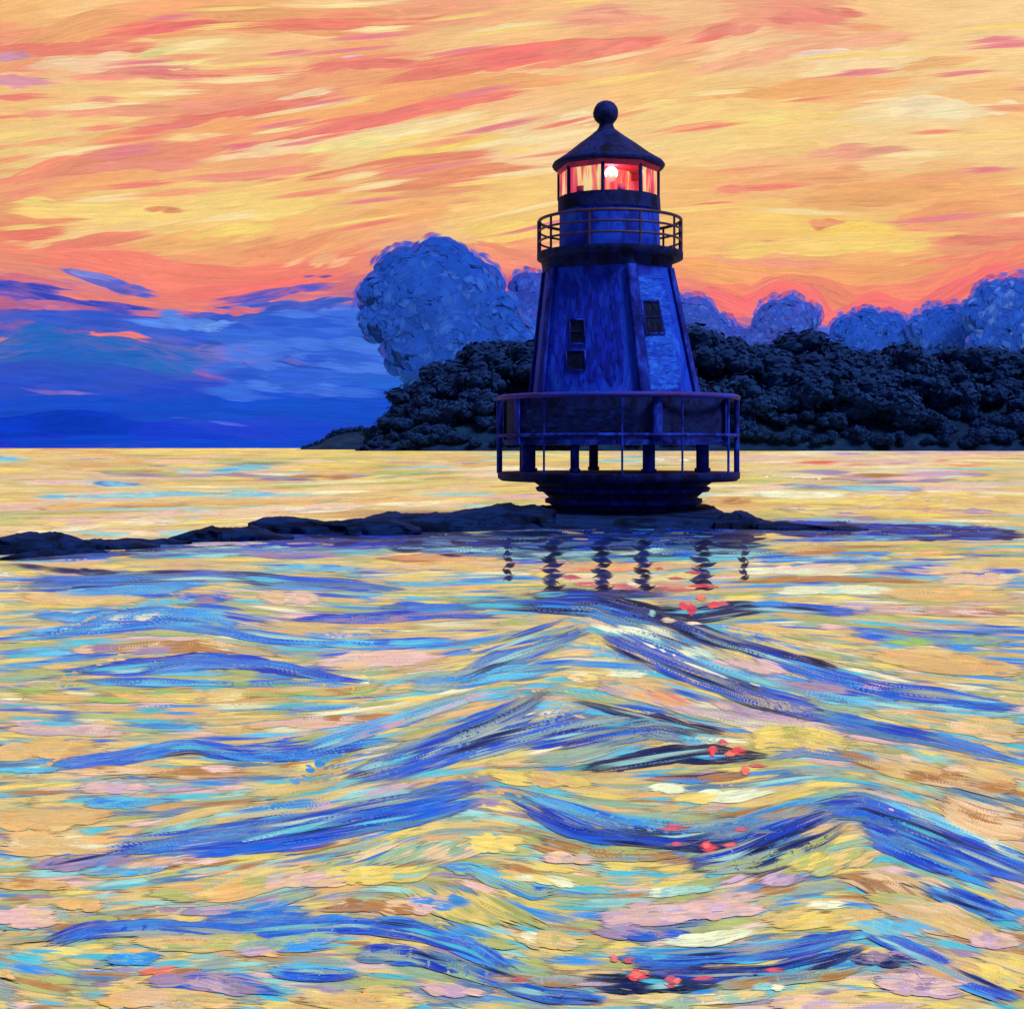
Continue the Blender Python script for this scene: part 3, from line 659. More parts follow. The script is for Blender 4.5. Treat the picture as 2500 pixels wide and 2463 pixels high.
C_ = dict(tan=(226,190,125), yel=(240,208,112), org=(230,176,112), peach=(238,196,155), pink=(232,186,182), crm=(244,230,188),
          olive=(178,180,108), sage=(150,180,150), aqua=(150,208,205), cyan=(88,186,226), sky=(48,144,224), blue=(20,92,208),
          deep=(10,58,188), navy=(8,32,96), ink=(6,20,58), mauve=(160,132,168), brown=(178,120,72), gry=(150,165,160),
          slate=(80,124,168), red=(232,72,90), coral=(250,125,105), wht=(242,244,205), green=(150,185,95), rose=(205,95,110), lil=(200,165,195), turq=(74,186,208))
WG = [  # points, colours, n, spread, length, half width
 # behind and beside the reef
 ([(-100,1105),(600,1103),(1200,1105)], ['yel','yel','org','tan','yel'], 22, 4, 320, 5),
 ([(1800,1105),(2200,1105),(2700,1106)], ['pink','yel','peach','lil','crm'], 20, 5, 260, 5),
 ([(-100,1130),(600,1135),(1250,1130)], ['yel','olive','tan','org','peach'], 26, 12, 260, 6),
 ([(200,1150),(600,1165),(900,1165),(1100,1150)], ['mauve','brown','olive','mauve'], 8, 5, 190, 4),
 ([(-40,1122),(60,1120)], ['cyan','aqua'], 4, 3, 80, 4),
 ([(230,1180),(330,1182)], ['cyan','sky'], 4, 3, 90, 4),
 ([(450,1150),(560,1145),(700,1140)], ['aqua','cyan'], 6, 5, 110, 4),
 ([(30,1215),(260,1212),(420,1205),(700,1200)], ['aqua','cyan','aqua'], 9, 4, 150, 4),
 ([(0,1240),(400,1232),(760,1222),(1000,1215)], ['org','brown','tan','org'], 10, 5, 260, 5),
 ([(200,1265),(500,1252),(900,1235),(1190,1225)], ['pink','crm','peach'], 12, 7, 220, 6),
 ([(60,1285),(250,1275),(500,1265)], ['pink','crm','peach','yel'], 12, 10, 180, 7),
 ([(0,1295),(180,1300),(400,1305),(620,1280)], ['crm','aqua','peach'], 9, 4, 160, 4),
 ([(1830,1130),(2100,1128),(2460,1130)], ['coral','peach','pink','org'], 10, 6, 200, 5),
 ([(1850,1165),(2200,1165),(2500,1160)], ['pink','lil','crm','brown','mauve'], 12, 10, 200, 6),
 ([(1850,1185),(2050,1188),(2300,1195)], ['cyan','sky','aqua','mauve'], 8, 5, 150, 4),
 ([(1840,1210),(1950,1208),(2060,1205)], ['wht','crm'], 5, 3, 140, 6),
 ([(1730,1225),(1800,1222),(1860,1225)], ['brown','org'], 4, 3, 100, 5),
 ([(2050,1230),(2300,1215),(2520,1225)], ['yel','org','tan','peach'], 14, 14, 220, 8),
 ([(1850,1245),(2100,1252),(2500,1250)], ['org','yel','mauve','peach'], 12, 10, 220, 7),
 ([(1860,1268),(2100,1270),(2500,1285)], ['aqua','cyan','mauve'], 8, 4, 180, 4),
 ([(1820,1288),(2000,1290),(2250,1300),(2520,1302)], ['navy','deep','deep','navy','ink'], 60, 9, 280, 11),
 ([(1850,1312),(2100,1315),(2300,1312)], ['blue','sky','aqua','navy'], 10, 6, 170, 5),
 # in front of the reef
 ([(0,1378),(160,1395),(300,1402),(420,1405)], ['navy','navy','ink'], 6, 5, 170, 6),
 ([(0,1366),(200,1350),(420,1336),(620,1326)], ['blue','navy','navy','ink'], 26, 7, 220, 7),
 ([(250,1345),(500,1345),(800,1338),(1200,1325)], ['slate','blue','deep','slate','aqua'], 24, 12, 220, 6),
 ([(1150,1302),(1400,1306),(1650,1306),(1880,1304)], ['navy','ink','navy','deep'], 46, 12, 260, 15),  # navy strokes paint a dark reflection into the water colour
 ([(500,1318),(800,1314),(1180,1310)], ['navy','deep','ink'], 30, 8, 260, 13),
 ([(420,1330),(600,1325),(720,1330)], ['lil','crm'], 4, 3, 160, 4),
 ([(550,1352),(700,1355),(870,1350)], ['mauve','blue','mauve'], 8, 6, 190, 6),
 ([(900,1368),(1050,1362),(1250,1362)], ['org','brown','org','coral'], 9, 7, 200, 6),
 ([(930,1380),(1100,1378),(1300,1378)], ['org','yel','peach'], 8, 7, 200, 7),
 ([(0,1425),(250,1420),(500,1410),(800,1425),(1000,1440)], ['blue','sky','navy','blue','sky','slate'], 30, 16, 280, 6),
 ([(80,1448),(300,1440),(500,1445)], ['sky','blue','cyan'], 12, 9, 220, 7),
 ([(0,1450),(200,1465),(400,1462)], ['peach','tan','org'], 9, 6, 220, 9),
 ([(630,1385),(900,1390)], ['cyan','aqua','sky'], 8, 5, 170, 5),
 ([(680,1455),(800,1465)], ['peach','pink'], 4, 5, 140, 12),
 ([(450,1455),(560,1462)], ['mauve','blue'], 4, 5, 120, 7),
 ([(60,1510),(200,1505),(380,1492),(520,1500),(700,1525)], ['sky','cyan','blue','sky'], 22, 16, 200, 8),
 ([(280,1508),(400,1505)], ['crm','crm'], 3, 3, 110, 11),
 ([(430,1510),(560,1530)], ['olive','crm','olive'], 4, 4, 120, 7),
 ([(700,1510),(900,1505),(1100,1500),(1230,1500)], ['blue','deep','blue','mauve'], 16, 8, 230, 6),
 ([(900,1480),(1050,1482),(1250,1480)], ['blue','slate','sky'], 10, 8, 180, 5),
 ([(0,1560),(150,1545),(400,1520),(500,1530),(650,1560),(900,1575),(1200,1565)], ['sky','blue','blue','cyan'], 30, 10, 280, 8),
 ([(160,1590),(300,1580),(480,1570),(700,1600)], ['peach','mauve','tan','brown'], 10, 8, 190, 8),
 ([(750,1620),(900,1610),(1120,1600)], ['peach','pink','pink','peach'], 9, 12, 220, 13),
 ([(140,1640),(330,1628),(480,1610),(640,1620),(800,1650),(920,1665)], ['blue','blue','deep','sky'], 26, 12, 260, 9),
 ([(130,1665),(350,1665),(600,1670),(900,1668)], ['cyan','blue','slate'], 14, 6, 260, 6),
 ([(0,1690),(300,1700),(600,1690),(850,1690),(1000,1670),(1200,1620)], ['olive','tan','brown','green','org'], 22, 14, 220, 7),
 ([(330,1702),(500,1700),(700,1690)], ['tan','crm','yel'], 6, 9, 140, 8),
 ([(0,1780),(150,1782),(330,1790)], ['pink','lil','peach'], 7, 9, 200, 9),
 ([(560,1770),(720,1765),(1000,1752),(1090,1740)], ['pink','org','brown','pink'], 12, 8, 170, 7),
 ([(0,1830),(200,1822)], ['org','org','tan'], 7, 14, 170, 16),
 ([(110,1868),(280,1848),(450,1820),(600,1840),(740,1835),(860,1815),(1000,1800)], ['blue','sky','blue','deep','cyan'], 30, 13, 240, 9),
 ([(0,1885),(120,1875)], ['cyan'], 4, 5, 120, 6),
 ([(100,1885),(300,1880),(520,1885),(680,1890)], ['org','brown','pink','peach'], 12, 9, 180, 8),
 ([(180,1930),(300,1920),(420,1915)], ['pink','lil','pink'], 6, 8, 150, 10),
 ([(180,1965),(300,1960),(420,1955)], ['cyan','sky'], 7, 9, 130, 8),
 ([(0,1990),(120,2000),(250,1990)], ['org','tan','org'], 9, 18, 200, 17),
 # tower reflection painted as dark bands, and the mid water
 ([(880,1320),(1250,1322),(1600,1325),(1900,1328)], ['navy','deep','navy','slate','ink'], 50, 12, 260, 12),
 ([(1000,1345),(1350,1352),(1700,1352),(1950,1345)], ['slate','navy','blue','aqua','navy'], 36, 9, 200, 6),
 ([(1250,1355),(1450,1350),(1640,1340)], ['aqua','tan','crm'], 8, 10, 150, 4),
 ([(1250,1385),(1500,1385),(1760,1382)], ['org','peach','coral','org'], 14, 6, 200, 6),
 ([(1280,1410),(1500,1412),(1760,1412)], ['peach','pink','yel','crm'], 14, 9, 160, 8),
 ([(1360,1428),(1500,1430),(1750,1432)], ['rose','tan','rose','peach'], 9, 6, 120, 5),
 ([(1260,1445),(1400,1440),(1640,1445)], ['olive','brown','peach','navy'], 10, 5, 180, 4),
 ([(1250,1452),(1400,1446),(1660,1453)], ['navy','ink','deep','navy'], 12, 5, 200, 7),
 ([(1850,1350),(2050,1345),(2400,1342)], ['olive','brown','org','tan'], 12, 8, 260, 6),
 ([(1800,1370),(2000,1365),(2200,1362)], ['blue','sky','yel','cyan'], 10, 6, 160, 5),
 ([(1870,1395),(2000,1392),(2060,1390)], ['crm','wht','pink'], 6, 7, 140, 8),
 ([(1780,1420),(2000,1412),(2300,1418)], ['brown','brown','org'], 7, 4, 280, 5),
 ([(2150,1385),(2300,1392),(2500,1395)], ['blue','sky','peach'], 8, 7, 140, 5),
 ([(1850,1442),(2050,1440),(2200,1438)], ['crm','aqua','wht'], 7, 6, 130, 8),
 ([(2100,1450),(2300,1455),(2520,1450)], ['org','org','tan'], 9, 10, 250, 12),
 ([(2340,1415),(2500,1418)], ['pink','peach'], 4, 5, 140, 12),
 # dark patches round the painted lamp glints
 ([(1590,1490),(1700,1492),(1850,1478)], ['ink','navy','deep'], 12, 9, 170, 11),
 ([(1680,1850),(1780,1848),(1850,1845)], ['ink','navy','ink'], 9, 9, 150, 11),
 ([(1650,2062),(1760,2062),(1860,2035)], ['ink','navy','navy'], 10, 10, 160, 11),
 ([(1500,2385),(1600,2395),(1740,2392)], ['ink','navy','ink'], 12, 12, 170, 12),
 # first big wave
 ([(1700,1480),(1900,1480),(2150,1500)], ['blue','sky','blue','deep'], 14, 8, 240, 8),
 ([(2100,1480),(2300,1490),(2520,1500)], ['pink','peach','brown','aqua'], 12, 9, 200, 7),
 ([(2060,1545),(2250,1560),(2520,1570)], ['cyan','blue','green','brown','sky'], 18, 14, 190, 7),
 ([(2100,1600),(2300,1620),(2540,1640)], ['org','tan','org'], 12, 16, 260, 15),
 ([(1270,1465),(1450,1462),(1600,1500),(1750,1560),(1900,1600),(2060,1640)], ['navy','deep','navy','blue','ink'], 34, 12, 240, 8),
 ([(1100,1480),(1300,1478),(1450,1490),(1560,1530),(1720,1590)], ['blue','slate','navy','gry','sky'], 22, 12, 240, 7),
 ([(1560,1490),(1700,1500),(1850,1480),(1900,1475)], ['ink','navy','ink'], 12, 14, 170, 9),
 ([(1100,1655),(1200,1615),(1320,1575),(1440,1535)], ['blue','blue','deep','slate','sky','olive'], 36, 24, 240, 7),
 ([(1440,1532),(1540,1580),(1680,1640),(1850,1700),(2050,1750)], ['blue','deep','blue','slate','tan'], 40, 22, 260, 8),
 ([(1480,1520),(1640,1590),(1820,1650),(2000,1690),(2200,1720),(2540,1740)], ['cyan','aqua','sky','cyan','slate'], 22, 16, 260, 7),
 ([(1850,1600),(2050,1660),(2200,1690),(2520,1725)], ['blue','deep','blue','sky'], 26, 16, 280, 9),
 ([(1760,1600),(1850,1630),(1930,1655)], ['pink','pink'], 6, 5, 130, 7),
 ([(1930,1660),(2100,1690)], ['mauve','lil'], 4, 5, 140, 8),
 ([(1480,1525),(1560,1545),(1605,1565)], ['wht','wht'], 4, 3, 130, 7),
 ([(1650,1575),(1730,1610)], ['wht','aqua'], 3, 3, 100, 7),
 ([(1480,1650),(1555,1643)], ['wht'], 3, 3, 85, 8),
 ([(1400,1650),(1470,1660)], ['yel','org','crm'], 4, 9, 90, 9),
 ([(950,1670),(1100,1665),(1250,1640),(1420,1620)], ['slate','sky','gry','cyan','slate'], 20, 20, 240, 6),
 ([(700,1840),(900,1780),(1150,1700),(1280,1685)], ['cyan','sky','lil','gry','aqua'], 16, 14, 240, 7),
 ([(1420,1670),(1550,1690),(1700,1740),(1900,1775),(2100,1790)], ['peach','pink','crm','gry','lil'], 20, 17, 210, 8),
 ([(1540,1680),(1640,1715),(1690,1728)], ['coral','org','coral'], 5, 5, 110, 7),
 ([(1700,1700),(1850,1745),(2000,1760)], ['pink','lil','mauve'], 8, 8, 150, 7),
 ([(1950,1740),(2100,1770),(2300,1810),(2500,1860)], ['blue','sky','blue','slate'], 22, 13, 250, 8),
 ([(2100,1730),(2300,1760),(2540,1790)], ['tan','org','green','peach','sage'], 16, 20, 230, 12),
 # second wave
 ([(820,1900),(1000,1850),(1200,1780),(1360,1700)], ['blue','deep','navy','blue','gry','slate'], 52, 30, 260, 8),
 ([(1000,1870),(1200,1810),(1400,1760),(1500,1740)], ['blue','gry','sage','deep'], 26, 30, 250, 6),
 ([(1360,1697),(1500,1735),(1640,1765),(1800,1800)], ['ink','navy','ink'], 12, 4, 230, 6),
 ([(1250,1830),(1450,1790),(1600,1770),(1720,1800)], ['deep','blue','navy','gry','slate'], 34, 25, 230, 9),
 ([(1400,1880),(1600,1850),(1750,1830),(1860,1850)], ['ink','navy','ink','navy'], 22, 13, 220, 9),
 ([(1250,1870),(1400,1850),(1550,1810)], ['gry','sage','gry'], 8, 14, 200, 6),
 ([(1350,1740),(1600,1780),(1750,1790)], ['org','peach','tan'], 1, 3, 100, 6),
 ([(1820,1810),(1950,1800),(2100,1830)], ['tan','yel','olive'], 16, 16, 190, 16),
 ([(1270,1890),(1350,1905),(1420,1915)], ['yel','org','tan'], 7, 10, 140, 13),
 ([(1560,1900),(1700,1902),(1850,1885)], ['brown','brown','navy','sky'], 8, 6, 190, 6),
 ([(1590,1925),(1670,1922)], ['wht'], 3, 4, 85, 10),
 ([(1670,1950),(1780,1945),(1870,1925)], ['wht','yel','wht'], 7, 6, 150, 11),
 ([(1850,1860),(1960,1830),(2080,1845),(2250,1880),(2500,1960)], ['sky','slate','cyan','tan','brown'], 26, 12, 240, 7),
 ([(2100,1850),(2300,1890),(2520,1930)], ['org','peach','tan','brown'], 16, 18, 200, 10),
 # third wave
 ([(100,2110),(300,2070),(600,2040),(900,1970),(1230,1912)], ['blue','sky','deep','slate','cyan','blue'], 56, 24, 320, 10),
 ([(400,2080),(700,2040),(1000,1990),(1200,1945)], ['deep','blue','blue','slate'], 34, 28, 300, 11),
 ([(250,2060),(500,2000),(800,1960),(1100,1900)], ['aqua','sage','tan','sky','lil'], 22, 18, 260, 8),
 ([(1230,1918),(1330,1960),(1500,2010),(1650,2030),(1800,2020),(1950,1975),(2100,1945)], ['blue','slate','sky','cyan','gry'], 38, 20, 280, 8),
 ([(1230,1950),(1400,2030),(1600,2055),(1750,2040)], ['blue','deep','blue','navy'], 24, 13, 260, 9),
 ([(1500,2030),(1650,2045),(1770,2030)], ['navy','ink'], 9, 8, 180, 7),
 ([(1650,2110),(1780,2090),(1900,2040),(2050,1985)], ['navy','ink','deep','navy','slate'], 34, 20, 240, 10),
 ([(1700,2130),(1850,2110),(2000,2060),(2080,2010)], ['slate','navy','gry','olive'], 22, 18, 230, 9),
 ([(1280,2040),(1450,2085),(1600,2090),(1680,2085)], ['brown','brown','gry','olive'], 14, 12, 220, 8),
 ([(1780,2000),(1900,1985),(1990,1955)], ['brown','gry'], 5, 5, 160, 6),
 ([(1980,1975),(2100,1965),(2250,2020),(2400,2080),(2560,2140)], ['blue','deep','blue','slate','blue'], 60, 24, 260, 12),
 ([(2080,2010),(2250,2080),(2450,2160)], ['blue','sky','slate','deep'], 26, 24, 230, 9),
 ([(2130,1935),(2250,1990),(2400,2050),(2540,2100)], ['cyan','aqua','crm','sky'], 18, 11, 240, 6),
 ([(2280,1950),(2400,2000),(2540,2030)], ['org','peach','peach','brown'], 18, 28, 190, 14),
 ([(2240,2160),(2350,2200),(2500,2250)], ['blue','sky','blue','cyan'], 18, 16, 190, 10),
 ([(2080,2140),(2160,2150),(2250,2200)], ['peach','brown','brown','tan'], 9, 12, 160, 8),
 ([(1960,2120),(2070,2080)], ['tan','yel','olive'], 9, 14, 110, 14),
 ([(1850,2160),(1950,2130)], ['lil','mauve'], 5, 6, 120, 10),
 # between third and fourth
 ([(0,2050),(150,2060),(250,2050)], ['org','tan','crm'], 10, 22, 180, 13),
 ([(80,2120),(250,2100),(330,2090)], ['mauve','blue','lil','sky'], 9, 10, 150, 8),
 ([(180,2130),(350,2120),(450,2100)], ['cyan','sage','sky'], 9, 10, 150, 9),
 ([(320,2120),(430,2100),(500,2095)], ['brown','org','pink'], 8, 7, 130, 7),
 ([(0,2160),(130,2158)], ['brown','org'], 5, 5, 140, 9),
 ([(330,2180),(550,2170),(800,2120)], ['tan','tan','org','olive'], 16, 20, 230, 15),
 ([(150,2210),(230,2205)], ['org','org'], 4, 9, 100, 20),
 ([(0,2240),(130,2240)], ['pink','pink','peach'], 8, 18, 130, 20),
 ([(620,2160),(750,2140),(840,2130)], ['pink','peach'], 6, 8, 150, 13),
 ([(840,2140),(950,2135),(1020,2110)], ['yel','green','yel'], 8, 10, 140, 15),
 ([(950,2120),(1080,2070),(1150,2040)], ['pink','sage','peach'], 8, 10, 170, 10),
 ([(420,2230),(600,2220),(800,2170)], ['mauve','lil','sage','sky'], 10, 9, 170, 8),
 ([(1150,2050),(1250,2065)], ['yel','yel'], 6, 12, 100, 14),
 ([(1030,2110),(1150,2120),(1300,2180),(1400,2170)], ['cyan','sky','blue','sage'], 14, 13, 170, 10),
 ([(1050,2160),(1150,2220),(1260,2270)], ['yel','tan','yel','olive'], 14, 12, 180, 13),
 ([(1350,2090),(1430,2100)], ['pink','peach'], 5, 7, 100, 12),
 ([(1230,2130),(1350,2150),(1430,2165)], ['wht','yel','crm'], 5, 5, 130, 7),
 ([(1560,2180),(1650,2175),(1720,2165)], ['wht','aqua'], 5, 5, 130, 9),
 ([(1440,2240),(1600,2230),(1750,2220),(1890,2210)], ['pink','pink','lil','pink'], 18, 18, 160, 15),
 ([(1430,2260),(1550,2280),(1680,2285)], ['mauve','blue','mauve'], 9, 7, 170, 9),
 ([(1590,2305),(1720,2295),(1870,2265)], ['wht','wht'], 8, 6, 220, 12),
 ([(1960,2210),(2050,2208)], ['wht'], 3, 3, 90, 8),
 ([(1900,2260),(2050,2240),(2150,2230)], ['yel','org','tan'], 12, 18, 180, 14),
 ([(2130,2240),(2230,2265),(2300,2280)], ['pink','brown','org'], 8, 10, 130, 9),
 ([(2100,2190),(2300,2230),(2500,2310)], ['tan','org','olive','peach'], 20, 24, 220, 14),
 ([(2380,2290),(2470,2300)], ['lil','pink'], 7, 14, 90, 20),
 ([(1250,2280),(1350,2300),(1400,2300)], ['crm','tan','olive'], 8, 12, 140, 12),
 ([(820,2220),(930,2210),(1020,2230)], ['brown','brown','peach'], 9, 9, 140, 9),
 ([(1000,2200),(1100,2210)], ['pink','sky','peach'], 6, 12, 120, 14),
 # fourth wave
 ([(90,2320),(220,2270),(400,2260),(600,2275),(850,2255),(1000,2270),(1150,2310),(1270,2380)], ['blue','sky','blue','deep'], 60, 14, 270, 12),
 ([(480,2250),(650,2230),(780,2220)], ['blue','sage','sky'], 12, 8, 190, 9),
 ([(850,2330),(1000,2330),(1150,2370),(1300,2420)], ['slate','blue','sage','deep','gry'], 26, 16, 220, 9),
 ([(640,2370),(800,2375),(900,2380)], ['blue','cyan','deep'], 14, 12, 180, 10),
 ([(1200,2400),(1350,2430),(1500,2440)], ['blue','navy','slate','blue'], 18, 13, 190, 9),
 ([(300,2300),(450,2295),(600,2300),(720,2330)], ['tan','org','peach','olive'], 18, 16, 180, 13),
 ([(260,2340),(360,2345)], ['cyan','sky'], 6, 9, 110, 10),
 ([(380,2380),(480,2365)], ['brown','coral'], 4, 5, 110, 8),
 ([(380,2400),(500,2395),(620,2420)], ['lil','mauve','blue'], 12, 12, 160, 14),
 ([(200,2440),(400,2440),(620,2450)], ['org','org','tan','peach'], 14, 18, 200, 18),
 ([(0,2370),(40,2380)], ['org','tan'], 4, 10, 90, 16),
 ([(750,2440),(900,2445),(1000,2450)], ['yel','org','tan'], 10, 14, 160, 14),
 ([(1050,2410),(1140,2425)], ['pink','lil','pink'], 6, 10, 110, 13),
 ([(540,2320),(700,2300),(850,2290)], ['lil','sky','sage','gry'], 12, 12, 170, 9),
 ([(1480,2340),(1650,2340),(1850,2325),(2000,2300),(2140,2270)], ['blue','sky','blue','cyan','deep'], 46, 13, 240, 10),
 ([(1550,2375),(1700,2380),(1900,2370),(2060,2330),(2140,2300)], ['navy','deep','ink','navy','blue'], 40, 13, 240, 10),
 ([(1480,2400),(1600,2410),(1700,2405)], ['ink','navy','ink'], 14, 11, 150, 10),
 ([(1700,2410),(1900,2390),(2050,2370),(2130,2350)], ['gry','slate','sage','brown'], 18, 14, 210, 9),
 ([(2100,2270),(2200,2310),(2350,2380),(2500,2440)], ['blue','deep','sky','blue'], 40, 17, 220, 11),
 ([(2080,2260),(2130,2250),(2250,2290)], ['cyan','cyan','aqua'], 9, 7, 120, 8),
 ([(2100,2330),(2200,2340)], ['mauve','navy'], 6, 10, 110, 11),
 ([(2150,2390),(2250,2400),(2330,2395)], ['lil','pink','pink','mauve'], 14, 17, 130, 16),
 ([(1850,2410),(1910,2405)], ['aqua','crm'], 4, 5, 80, 10),
 ([(1500,2450),(1700,2440),(1900,2430)], ['tan','gry','crm','sage'], 14, 10, 190, 10),
 ([(1850,2455),(2050,2450),(2300,2455)], ['org','peach','lil','tan'], 14, 12, 200, 14),
 ([(1250,2390),(1400,2395),(1480,2390)], ['brown','gry','lil'], 8, 7, 150, 8),
 ([(2300,2340),(2400,2370),(2520,2410)], ['yel','org','tan','yel'], 14, 16, 170, 14),
]
# bands with a colour mood: y range, cells, palette
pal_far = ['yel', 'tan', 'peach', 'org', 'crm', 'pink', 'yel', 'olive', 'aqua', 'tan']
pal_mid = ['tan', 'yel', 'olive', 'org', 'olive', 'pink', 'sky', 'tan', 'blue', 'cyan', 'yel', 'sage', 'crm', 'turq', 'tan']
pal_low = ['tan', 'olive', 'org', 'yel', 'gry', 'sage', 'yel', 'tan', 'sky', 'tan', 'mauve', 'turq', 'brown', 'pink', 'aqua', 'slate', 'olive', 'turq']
FX = dict(tan=1)
WF = Field(-900, 3400, 1093, 2900, [g[0] for g in WG], 130, 38, lambda a, b: 0 * a, 0.25)
DENS, WIDE = 2.1, 0.8
water_m = paint_mat("water_paint", rough=0.5, spec=0.02, bump=0.3, vary=0.16, dist=0.004)
wb = MB()
# the sheet of water under the strokes, fine near the viewer, reaching past the horizon
ys = np.concatenate([np.linspace(-12, 3.5, 20), np.linspace(3.7, 30, 330), np.geomspace(30.3, 5900, 90)])
xs_u = np.linspace(-1, 1, 300); xs_u = np.sign(xs_u) * (0.35 * np.abs(xs_u) + 0.65 * np.abs(xs_u) ** 3)
half = np.maximum(14, ys * 1.25)
Xg = xs_u[None] * half[:, None]; Yg = np.broadcast_to(ys[:, None], Xg.shape)
Zg = hfun(Xg, Yg) - 0.004
nY, nX = Xg.shape
ii = np.arange(nY - 1)[:, None] * nX + np.arange(nX - 1)[None]
sheet = np.random.default_rng(3)
cg = (lin(C_['tan']) * WT)[None, None] * np.ones(Xg.shape + (3,))
wb.add(np.stack([Xg, Yg, Zg], -1).reshape(-1, 3), np.stack([ii, ii + 1, ii + nX + 1, ii + nX], -1).reshape(-1, 4),
       cg.reshape(-1, 3), np.stack([Xg * 60, Yg * 200], -1).reshape(-1, 2))
lay = 0
def wpick(y, n):
    out = []
    for v in y:
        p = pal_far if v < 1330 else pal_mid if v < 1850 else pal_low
        out.append(C_[p[rng.integers(len(p))]])
    return lin(np.array(out)) * WT
def water_base(x0, x1, y0, y1, dens, lsc, wsc):
    global lay
    y = y0
    X, Y, LN, WD = [], [], [], []
    while y < y1:
        s = (y - HOR) / 1370.0
        w_ = (3.2 + 21 * s ** 0.75) * wsc
        ln = (300 - 110 * min(1, s)) * lsc
        n = int((x1 - x0) / (ln * 0.62) * dens)
        X += list(rng.uniform(x0, x1, n)); Y += list(y + rng.uniform(-1, 1, n) * w_); LN += list(ln * rng.uniform(.5, 1.4, n)); WD += list(w_ * rng.uniform(.6, 1.4, n))
        y += w_ * 1.05
    o = rng.permutation(len(X)); X, Y, LN, WD = [np.array(q)[o] for q in (X, Y, LN, WD)]
    P = WF.paths(X, Y, LN)
    WB.append((P, WD, wpick(Y, len(Y)) * rng.uniform(.88, 1.1, (len(Y), 1))))
WB = []
water_base(-900, 3400, 1096, 2950, 1.0, 1.5, 1.5)
water_base(-700, 3200, 1096, 2700, 1.2, 1.25, 0.55)
water_base(-150, 2650, 1330, 2520, 0.8, 1.0, 0.33)
dirty_w = lin([C_['tan'], C_['cyan'], C_['slate'], C_['olive']])
allP, allW, allC = [], [], []
for pts, cols, n, sp, ln, wd in WG:
    P, ws = guide_strokes(pts, n, sp, ln, wd)
    allP += P; allW += ws
    for k in range(len(P)):
        allC.append(lin(C_[cols[rng.integers(len(cols))]]) * WT * rng.uniform(.88, 1.12))
extra = []
for pts, cols, n, sp, ln, wd in WG:      # thin dark and turquoise bristle lines inside the blue swells
    if sum(c in ('blue', 'deep', 'navy', 'ink') for c in cols) >= 2 and pts[0][1] > 1400:
        P, ws = guide_strokes(pts, max(2, n // 11), sp * 1.1, ln * 1.0, 5.5)
        for k in range(len(P)):
            allP.append(P[k]); allW.append(ws[k]); allC.append(lin(C_[('navy', 'turq', 'deep', 'gry', 'navy', 'aqua')[rng.integers(6)]]))
o = rng.permutation(len(allP)) if False else np.arange(len(allP))
WR = Raster(-900, 3400, 1090, 2950, 200, 210)
for P, wd_, c in WB: WR.put(P, np.asarray(wd_) * 1.0, c)
WR.put(allP, np.array(allW) * 2.0, np.array(allC))
WR.done(1)
for P, wd_, c in WB:
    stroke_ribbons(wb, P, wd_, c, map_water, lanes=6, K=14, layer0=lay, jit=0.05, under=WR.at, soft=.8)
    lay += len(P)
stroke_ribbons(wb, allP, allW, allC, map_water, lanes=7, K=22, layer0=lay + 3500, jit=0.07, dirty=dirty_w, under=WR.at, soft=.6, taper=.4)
lay += len(allP)
# tower leg reflections painted as dark strokes, lamp glints painted as coral dabs on the dark wave backs
DAB = []
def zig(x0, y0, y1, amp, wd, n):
    """a row of short dark strokes painting a leg reflection, leaning left and right in turn"""
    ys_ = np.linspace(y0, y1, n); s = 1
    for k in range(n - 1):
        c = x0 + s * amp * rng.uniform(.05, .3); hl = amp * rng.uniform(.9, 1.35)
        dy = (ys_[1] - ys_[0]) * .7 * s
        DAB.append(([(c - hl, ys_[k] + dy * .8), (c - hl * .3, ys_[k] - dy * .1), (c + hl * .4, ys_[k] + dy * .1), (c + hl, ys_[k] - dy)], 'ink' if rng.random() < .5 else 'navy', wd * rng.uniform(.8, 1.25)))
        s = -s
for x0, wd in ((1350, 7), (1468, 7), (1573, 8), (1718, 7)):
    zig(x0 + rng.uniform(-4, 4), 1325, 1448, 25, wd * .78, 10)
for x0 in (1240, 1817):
    zig(x0, 1320, 1425, 12, 4.5, 8)
